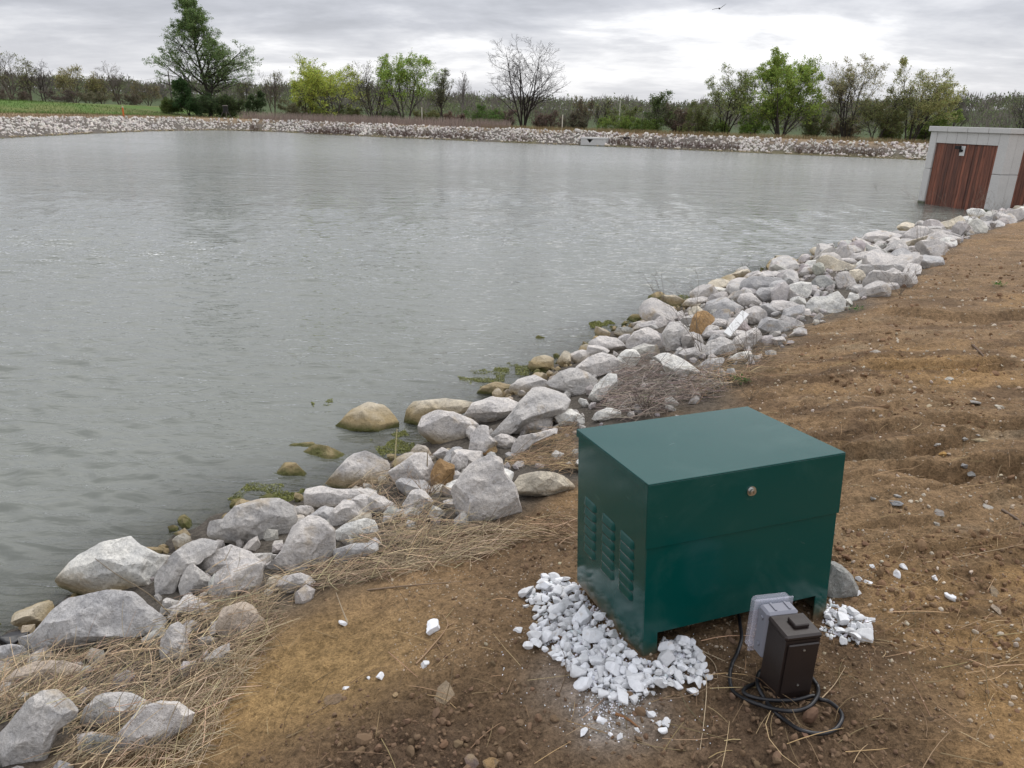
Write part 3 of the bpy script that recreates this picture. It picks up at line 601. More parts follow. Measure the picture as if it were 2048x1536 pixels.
def make_tree(name, px, py_base, py_top, px_l, px_r, dist, label, leaf=(0.1, 0.16, 0.04), nleaf=3000, stems=1, bark=(0.045, 0.038, 0.032), seed=1, ang=(28, 55), low=0.18,
              lsize=0.13, splay=0.12, dens=1.0, lean=0.0, category='tree', group=None, cluster=0.35, base_z=None, twr=1.0, ltap=0.62, lr1=0.50):
    r = np.random.default_rng(seed); d = rays([px], [py_base])[0]; s = dist / d[1]; base = np.array([d[0] * s, dist, 0.0])
    base[2] = ground_h(base[:1], base[1:2])[0] - 0.15 if base_z is None else base_z
    dep = base[1] * _F[1] - (base[2] - EYE) * -_F[2]; dt = rays([px], [py_top])[0]; H = dt[2] / dt[1] * dist + EYE - base[2]
    wpx = (px_r - px_l); Wd = wpx / F_PX * dep
    n = stems; an_ = np.arange(n) * 2.4 + r.uniform(0, 6); d0 = np.stack([np.cos(an_) * splay * (n > 1) + lean, np.sin(an_) * splay * (n > 1), np.ones(n)], 1); d0 += r.normal(size=(n, 3)) * 0.04; d0 /= np.linalg.norm(d0, axis=1, keepdims=True)
    L = H * r.uniform(.8, 1.0, n); L[0] = H; R = np.full(n, 0.024 * H / (n ** .4)) * r.uniform(.8, 1.1, n)
    p0 = base[None] + np.stack([np.cos(an_), np.sin(an_), 0 * an_], 1) * 0.12 * (n > 1)
    lv = []; P, DD, RR = grow_level(p0, d0, L, R, 9, 0.07 if n > 1 else 0.03, 0.05, r, 0.16); lv.append((P, RR, 6))
    a1, b1, l1, r1 = spawn(P, DD, RR, L, int(11 * dens) if n < 3 else int(8 * dens), low, 0.97, ang, lr1, 0.62, r, tap=ltap); P1, D1, R1 = grow_level(a1, b1, l1, r1, 6, 0.15, 0.07, r, 0.3); lv.append((P1, R1, 4))
    a2, b2, l2, r2 = spawn(P1, D1, R1, l1, int(7 * dens), 0.2, 1.0, (25, 60), 0.52, 0.6, r); P2_, D2_, R2 = grow_level(a2, b2, l2, np.maximum(r2, .012), 5, 0.18, 0.06, r, 0.4); lv.append((P2_, R2, 3))
    a3, b3, l3, r3 = spawn(P2_, D2_, R2, l2, 3 if category == 'bush' or stems > 5 else 4 if stems > 1 else 5, 0.15, 1.0, (20, 60), 0.55, 0.6, r); P3, D3, R3 = grow_level(a3, b3, l3, np.maximum(r3, .009), 3 if nleaf < 700 else 2, 0.2, 0.04, r, 0.5); lv.append((P3, R3, 3))
    a4, b4, l4, r4 = spawn(P3, D3, R3, l3, 3, 0.2, 1.0, (20, 55), 0.6, 0.6, r, 0.1 if category == 'bush' else 0.7); P4, D4, R4 = grow_level(a4, b4, l4, np.maximum(r4 * twr, .0065 * twr), 2, 0.2, 0.03, r, 0.6); lv.append((P4, R4, 3))
    allp = np.concatenate([x[0].reshape(-1, 3) for x in lv]); qx = allp[:, 0]; lo_, hi_ = np.percentile(qx, [0.7, 99.3]); zt = np.percentile(allp[:, 2], 99.8)
    xl_, xr_ = [rays([q_], [py_base])[0] for q_ in (px_l, px_r)]; XL, XR = xl_[0] / xl_[1] * dist, xr_[0] / xr_[1] * dist
    # roll of the picture: the top of the crown is displaced a little
    def fit(X):
        X = X.copy(); k = (X[..., 2] - base[2]) / max(zt - base[2], .1); kx = sstep(0.0, 0.35, k)
        cxl = base[0] + (X[..., 0] - base[0]) * np.where(X[..., 0] > base[0], (XR - base[0]) / max(hi_ - base[0], .1), (base[0] - XL) / max(base[0] - lo_, .1)) * kx + (X[..., 0] - base[0]) * (1 - kx)
        sy = Wd / max(hi_ - lo_, .1); X[..., 1] = base[1] + (X[..., 1] - base[1]) * (kx * sy + 1 - kx); X[..., 0] = cxl
        X[..., 2] = base[2] + (X[..., 2] - base[2]) * H / max(zt - base[2], .1); return X
    lv = [(fit(x[0]), x[1], x[2]) for x in lv]
    root = empty(name, tuple(base), label=label, category=category, group=group)
    def part(nm, levels, m_):
        VV, FF, CC = [], [], []; o_ = 0
        for (P_l, R_l, sd) in levels:
            c_ = np.array(bark)[None] * r.uniform(.7, 1.3, (len(P_l), 1)); V_, F_, C_ = tubes(P_l - base, R_l, sd, c_); VV.append(V_); FF.append(F_ + o_); CC.append(C_); o_ += len(V_)
        return VV, FF, CC, o_
    VV, FF, CC, _n = part('trunk', lv[:3], m_bark); link('trunk', new_mesh('trunk', np.vstack(VV), np.vstack(FF), True, np.vstack(CC)), m_bark, root)
    VV, FF, CC, o_ = part('crown', lv[3:4], m_bark)
    P_l, R_l, _s = lv[4]; P_l = P_l - base; dv = P_l[:, 1] - P_l[:, 0]; sd_v = np.cross(dv, r.normal(size=dv.shape)); sd_v = sd_v / (np.linalg.norm(sd_v, axis=1, keepdims=True) + 1e-9) * (R_l[:, :1] * 1.15)
    VV.append(np.stack([P_l[:, 0] - sd_v, P_l[:, 0] + sd_v, P_l[:, 1] + sd_v * .4, P_l[:, 1] - sd_v * .4], 1).reshape(-1, 3)); FF.append(np.arange(len(P_l) * 4).reshape(-1, 4) + o_); CC.append(np.repeat(np.array(bark)[None] * r.uniform(.7, 1.3, (len(P_l), 1)), 4, 0)); o_ += len(P_l) * 4
    nleaf = int(nleaf * 2.1); lsize = lsize * .66; leaf = tuple(v * k_ for v, k_ in zip(leaf, (2.05, 1.75, 1.85)))
    if nleaf > 0:
        T = np.concatenate([lv[3][0].reshape(-1, 3), lv[4][0].reshape(-1, 3), lv[4][0].reshape(-1, 3)]) - base
        wgt = 0.5 + fbm(T[:, 0] * cluster, T[:, 1] * cluster, T[:, 2] * cluster, seed=seed, octs=2); wgt = np.clip(wgt, .12, 1.0); wgt /= wgt.sum()
        T = T[r.choice(len(T), nleaf, p=wgt)] + r.normal(size=(nleaf, 3)) * lsize * 1.3
        u = r.normal(size=(nleaf, 3)); u /= np.linalg.norm(u, axis=1, keepdims=True); v_ = np.cross(u, r.normal(size=(nleaf, 3))); v_ /= np.linalg.norm(v_, axis=1, keepdims=True)
        sz_ = lsize * r.uniform(.5, 1.2, (nleaf, 1)); q4 = np.stack([T + u * sz_, T + v_ * sz_ * .55, T - u * sz_, T - v_ * sz_ * .55], 1).reshape(-1, 3)
        tint = np.array(leaf)[None] * r.uniform(.65, 1.35, (nleaf, 1)) * (1 + r.normal(size=(nleaf, 3)) * .08)
        VV.append(q4); FF.append(np.arange(nleaf * 4).reshape(-1, 4) + o_); CC.append(np.repeat(np.clip(tint, .005, .6), 4, 0))
    link('crown', new_mesh('crown', np.vstack(VV), np.vstack(FF), False, np.vstack(CC)), m_leaf if nleaf > 600 else m_bark, root)
    return root
GREY = (0.15, 0.135, 0.125); DARK = (0.060, 0.050, 0.044); BROWN = (0.105, 0.085, 0.068)
OL = (0.10, 0.12, 0.045); YG = (0.20, 0.27, 0.05); MG = (0.075, 0.135, 0.035); DG = (0.032, 0.055, 0.022)
T_ = make_tree
T_('bare_tree', 22, 196, 92, -25, 58, 135, 'tall nearly bare grey tree at the far left beyond the green field', OL, 700, 3, BROWN, 1, (20, 45), .15, .16)
T_('bare_tree', 62, 196, 116, 38, 92, 140, 'bare grey tree with thin olive buds, second from the left beyond the green field', OL, 500, 2, BROWN, 2, (20, 45), .15, .16)
T_('bare_tree', 88, 196, 118, 62, 120, 132, 'dark bare tree with many fine branches beyond the green field', OL, 0, 2, DARK, 3, (25, 50), .15)
T_('round_tree', 150, 198, 132, 104, 200, 138, 'broad round-headed tree with a pale olive haze of buds behind the green field', (0.16, 0.17, 0.075), 2600, 5, BROWN, 4, (15, 40), .2, .15, splay=.45)
T_('bushy_tree', 205, 203, 152, 182, 228, 140, 'small bushy olive tree just left of the slanting bare tree', (0.11, 0.12, 0.045), 1500, 3, BROWN, 5, (20, 50), .1, .15, splay=.3)
T_('bare_tree', 240, 206, 124, 204, 258, 128, 'slanting bare brown tree standing behind the orange marker post', OL, 0, 2, BROWN, 6, (18, 40), .2, lean=-.12)
T_('bushy_tree', 298, 207, 164, 268, 322, 140, 'low rounded brownish thicket left of the leaning utility pole', (0.10, 0.10, 0.05), 1300, 6, BROWN, 7, (15, 45), .1, .14, splay=.35)
T_('bare_tree', 330, 210, 150, 318, 352, 150, 'thin bare sapling next to the leaning utility pole', OL, 0, 1, GREY, 8, (18, 40), .2)
T_('tall_tree', 420, 219, 1, 322, 516, 112, 'very tall green tree, the tallest of all, at the end of the green field', (0.085, 0.140, 0.050), 26000, 1, (0.05, 0.045, 0.036), 29, (30, 56), .06, .13, dens=2.2, cluster=1.6, ltap=.86, lr1=.40, lean=-.04)
T_('evergreen_tree', 377, 212, 160, 350, 402, 108, 'small dense dark evergreen at the left foot of the tallest tree', (0.036, 0.075, 0.026), 5200, 3, DARK, 10, (30, 70), .05, .16)
for i, (x, t0, l, r_, c, lab) in enumerate([(425, 187, 395, 462, DG, 'dark low bush right under the tallest tree'), (462, 195, 436, 492, (0.035, 0.055, 0.02), 'olive green bush behind the game feeder'), (340, 197, 322, 362, (0.06, 0.09, 0.025), 'light green bush at the foot of the leaning utility pole'), (395, 192, 372, 418, (0.03, 0.055, .018), 'dark green bush between the small evergreen and the tallest trunk')]):
    T_('bush', x, 216, t0, l, r_, 106 + i, lab, c, 3200, 6, DARK, 20 + i, (20, 60), .04, .15, splay=.5, category='bush')
T_('bare_tree', 490, 222, 150, 470, 512, 115, 'slim bare tree just right of the tallest tree', OL, 350, 2, GREY, 30, (15, 40), .2)
T_('bare_tree', 548, 222, 140, 520, 580, 112, 'bare dark tree with an open rounded crown left of the yellow-green willow', OL, 250, 3, BROWN, 31, (18, 45), .22, splay=.2)
T_('cedar_tree', 512, 220, 184, 494, 532, 104, 'small dark cedar leaning beside the bare tree with the open crown', DG, 2300, 1, DARK, 32, (50, 85), .05, .14, category='tree')
T_('willow_tree', 668, 232, 110, 590, 722, 99, 'large multi-stemmed yellow-green willow, left of the dark bare tree', YG, 9500, 7, DARK, 33, (22, 50), .25, .13, splay=.5, cluster=1.1)
T_('willow_tree', 620, 228, 148, 588, 640, 104, 'smaller yellow-green willow half hidden at the left side of the large one', YG, 2500, 2, DARK, 34, (25, 50), .2, .13, splay=.3)
T_('bare_tree', 748, 238, 120, 698, 796, 97, 'dark bare spreading tree between the two large leafing trees', OL, 300, 6, DARK, 35, (15, 42), .15, splay=.5)
T_('leafing_tree', 812, 243, 106, 752, 882, 93, 'fresh green tree with a short dark trunk forking low', (0.135, 0.215, 0.045), 7000, 7, DARK, 36, (22, 48), .25, .13, splay=.5, cluster=1.1)
T_('slim_tree', 882, 247, 138, 858, 908, 92, 'narrow grey-green tree with two upright stems right of the fresh green tree', (0.09, 0.11, 0.06), 1500, 2, DARK, 37, (15, 35), .25, .12)
T_('slim_tree', 925, 238, 142, 905, 945, 108, 'slender pale bare tree standing alone against the sky', OL, 0, 1, (0.17, 0.15, 0.14), 38, (18, 40), .3)
T_('bare_tree', 1046, 254, 73, 974, 1124, 88, 'tall bare dark tree with several stems, the largest leafless tree', OL, 0, 5, (0.030, 0.025, 0.022), 39, (20, 50), .15, splay=.22, dens=1.15)
T_('bare_tree', 1165, 258, 192, 1142, 1192, 96, 'small bare brownish tree behind the far bank just left of the overflow box', (0.1, 0.1, 0.05), 400, 4, BROWN, 40, (20, 45), .15, splay=.4)
T_('bare_tree', 1200, 258, 196, 1186, 1222, 98, 'small bare tree directly above the overflow box', OL, 200, 2, DARK, 41, (20, 45), .2, splay=.3)
T_('leafing_tree', 1312, 262, 184, 1286, 1342, 92, 'small dark green tree with a pointed head above the far bank middle', (0.055, 0.085, 0.03), 1900, 2, DARK, 42, (30, 60), .2, .13)
T_('leafing_tree', 1452, 267, 134, 1408, 1512, 89, 'thin olive green tree leaning left beside the bright green one', (0.12, 0.16, 0.06), 4600, 4, DARK, 43, (20, 48), .2, .12, splay=.35)
T_('leafing_tree', 1560, 271, 108, 1485, 1640, 84, 'dense bright green tree with a many-peaked crown, the fullest on the right', (0.135, 0.205, 0.045), 19000, 7, DARK, 44, (18, 45), .08, .13, splay=.36, cluster=.9)
T_('leafing_tree', 1690, 272, 111, 1632, 1738, 84, 'thinly leafed tree with fine upright branches right of the bright green one', (0.16, 0.175, 0.09), 4300, 4, DARK, 45, (18, 42), .25, .11, splay=.33)
T_('spreading_tree', 1748, 275, 174, 1690, 1800, 80, 'low wide dark olive tree with crooked limbs under the thinly leafed tree', (0.085, 0.105, 0.042), 5600, 4, DARK, 46, (30, 65), .2, .12, splay=.6)
T_('leafing_tree', 1822, 277, 119, 1776, 1900, 79, 'fan-shaped tree with fine light green leaves behind the pump house corner', (0.17, 0.20, 0.08), 7500, 5, DARK, 47, (15, 40), .2, .11, splay=.42)
T_('bare_tree', 1905, 262, 178, 1882, 1930, 130, 'small bare dark tree on the horizon above the pump house roof', OL, 0, 2, DARK, 48, (25, 55), .2)
T_('bare_tree', 2046, 258, 166, 2020, 2075, 130, 'bare tree cut off by the right edge above the pump house', OL, 200, 3, DARK, 49, (25, 55), .2, splay=.3)
# scrub and undergrowth behind the far bank, each bush its own
bush_spec = [(965, 212, 928, 1004, (0.05, 0.095, 0.025), 'rounded mid green bush just left of the tall bare tree'), (905, 226, 888, 930, (0.09, 0.075, 0.055), 'dull brown bush below the slender pale tree'),
 (1010, 220, 990, 1030, (0.08, 0.07, 0.055), 'brown leafless thicket at the left foot of the tall bare tree'), (1090, 222, 1062, 1120, (0.075, 0.066, 0.05), 'brown leafless thicket at the right foot of the tall bare tree'),
 (1140, 226, 1118, 1168, (0.06, 0.062, 0.04), 'dark scrubby bush behind the white post'), (1245, 212, 1212, 1282, (0.075, 0.10, 0.035), 'olive bush just right of the overflow box'),
 (1225, 232, 1196, 1258, (0.085, 0.135, 0.03), 'low light green bush behind the overflow box'), (1290, 236, 1262, 1322, (0.08, 0.13, 0.03), 'low light green bush under the small dark green tree'),
 (1352, 206, 1326, 1384, (0.08, 0.075, 0.05), 'brown olive bush right of the small dark green tree'), (1398, 202, 1366, 1430, (0.085, 0.11, 0.04), 'olive green bush left of the thin leaning tree'),
 (1420, 236, 1392, 1452, (0.085, 0.135, 0.032), 'low light green bush at the foot of the thin leaning tree'), (1362, 240, 1334, 1396, (0.07, 0.06, 0.045), 'low brown bramble thicket above the middle of the far bank'),
 (1500, 214, 1476, 1530, (0.085, 0.15, 0.03), 'bright green bush at the left foot of the fullest tree'), (1626, 210, 1596, 1660, (0.06, 0.08, 0.03), 'dark olive bush at the right foot of the fullest tree'),
 (1680, 222, 1650, 1716, (0.075, 0.07, 0.04), 'brown olive bush under the thinly leafed tree'), (1785, 232, 1756, 1816, (0.075, 0.10, 0.03), 'green brown bush under the low wide tree'),
 (1860, 206, 1826, 1902, (0.09, 0.14, 0.035), 'light green bush just behind the left edge of the pump house'), (1838, 240, 1808, 1872, (0.07, 0.105, 0.03), 'low green bush at the foot of the fan-shaped tree'),
 (700, 212, 672, 730, (0.06, 0.08, 0.03), 'green brown bush at the foot of the large willow'), (775, 222, 742, 806, (0.04, 0.06, 0.025), 'dark bush under the dark bare spreading tree'), (855, 218, 828, 880, (0.075, 0.09, 0.035), 'olive bush between the fresh green tree and the narrow tree'),
 (590, 200, 560, 616, (0.085, 0.095, 0.05), 'dull olive bush left of the smaller willow'), (640, 206, 612, 668, (0.12, 0.17, 0.04), 'yellow-green bush between the two willows'),
 (120, 178, 84, 160, (0.06, 0.055, 0.045), 'dark brown thicket at the left behind the green field'), (30, 182, -10, 66, (0.065, 0.06, 0.045), 'dark brown thicket at the far left edge of the field'), (255, 186, 226, 284, (0.075, 0.075, 0.05), 'dull thicket at the foot of the slanting bare tree'), (180, 182, 150, 214, (0.08, 0.085, 0.05), 'dull olive thicket under the broad round-headed tree')]
for i, (x, t0, l, r_, c, lab) in enumerate(bush_spec):
    yb = np.interp(x, [0, 250, 430, 900, 1200, 1850], [198, 205, 222, 248, 260, 276]); ds = np.interp(x, [0, 300, 600, 900, 1200, 1500, 1850], [128, 128, 104, 94, 94, 86, 80])
    T_('bush', x, yb, t0, l, r_, ds + (i % 3) * 1.5, lab, c, 2300, 6, BROWN, 60 + i, (20, 60), .04, .13, splay=.55, category='bush', dens=.8)
# woodland on the horizon: one mass of trunks and leaves
r = np.random.default_rng(77); n = 4200
ths = r.uniform(-44, 44, n); dist_ = r.uniform(150, 420, n); X = np.sin(np.radians(ths)) * dist_; Y = np.cos(np.radians(ths)) * dist_
keepm = (dist_ > np.interp(ths, [-44, -20, -8, 0, 44], [230, 230, 130, 118, 125])); X, Y, dist_, ths = X[keepm], Y[keepm], dist_[keepm], ths[keepm]; n = len(X)
Hh = np.interp(ths, [-44, -30, -20, -5, 5, 15, 25, 34, 44], [5, 4.5, 5, 5.5, 5, 5, 5, 6, 6]) * r.uniform(.55, 1.12, n) * (0.85 + dist_ / 1100) * (1 + 0.25 * vnoise(ths * 0.45, ths * 0, seed=9))
VV, FF, CC = [], [], []; K_ = 34
Bz = ground_h(X, Y)
ell = r.normal(size=(n, K_, 3)); ell /= np.linalg.norm(ell, axis=2, keepdims=True); ell *= r.uniform(.1, 1, (n, K_, 1)) ** .75
cen = np.stack([X, Y, Bz + Hh * .58], 1)[:, None] + ell * np.stack([Hh * .42, Hh * .42, Hh * .46], 1)[:, None]
cen = cen.reshape(-1, 3); m_ = len(cen); u = r.normal(size=(m_, 3)); u /= np.linalg.norm(u, axis=1, keepdims=True); bare_ = r.uniform(size=n) < .5; bk = np.repeat(bare_, K_)[:, None]; u = np.where(bk, u * .35 + np.array([[0, 0, 1.0]]), u); u /= np.linalg.norm(u, axis=1, keepdims=True); v_ = np.cross(u, r.normal(size=(m_, 3))); v_ /= np.linalg.norm(v_, axis=1, keepdims=True); v_ = np.where(bk, v_ * .10, v_ * .55)
s_ = (r.uniform(.15, .42, (m_, 1))) * np.repeat(np.clip(dist_ / 230, .7, 1.7), K_)[:, None]
s_ = np.where(bk, s_ * 2.6, s_); q4 = np.stack([cen + u * s_, cen + v_ * s_, cen - u * s_, cen - v_ * s_], 1).reshape(-1, 3)
tc_ = np.where(bare_[:, None], np.array([[0.145, 0.130, 0.112]]), np.array([[0.135, 0.158, 0.080]])) * r.uniform(.7, 1.4, (n, 1)); tc_ = np.repeat(tc_, K_ * 4, 0) * np.repeat(r.uniform(.8, 1.2, (m_, 1)), 4, 0)
link('woodland', new_mesh('woodland', q4, np.arange(m_ * 4).reshape(-1, 4), False, tc_), m_leaf, kind='stuff')
print('woodland', m_)

# ------------------------------------------------------------------ boulders along the near shore
CROPS = {'A': (0, 960, 2.667), 'B': (400, 760, 2.56), 'C': (900, 560, 3.413), 'D': (1400, 380, 3.16), 'E': (1640, 800, 3.071), 'P': (0, 0, 1.0)}
TINT = {'w': (0.70, 0.69, 0.645), 'g': (0.54, 0.52, 0.495), 'p': (0.60, 0.57, 0.54), 'b': (0.47, 0.462, 0.455), 'y': (0.62, 0.56, 0.45), 'o': (0.33, 0.21, 0.10), 'd': (0.52, 0.44, 0.36), 's': (0.36, 0.36, 0.34)}
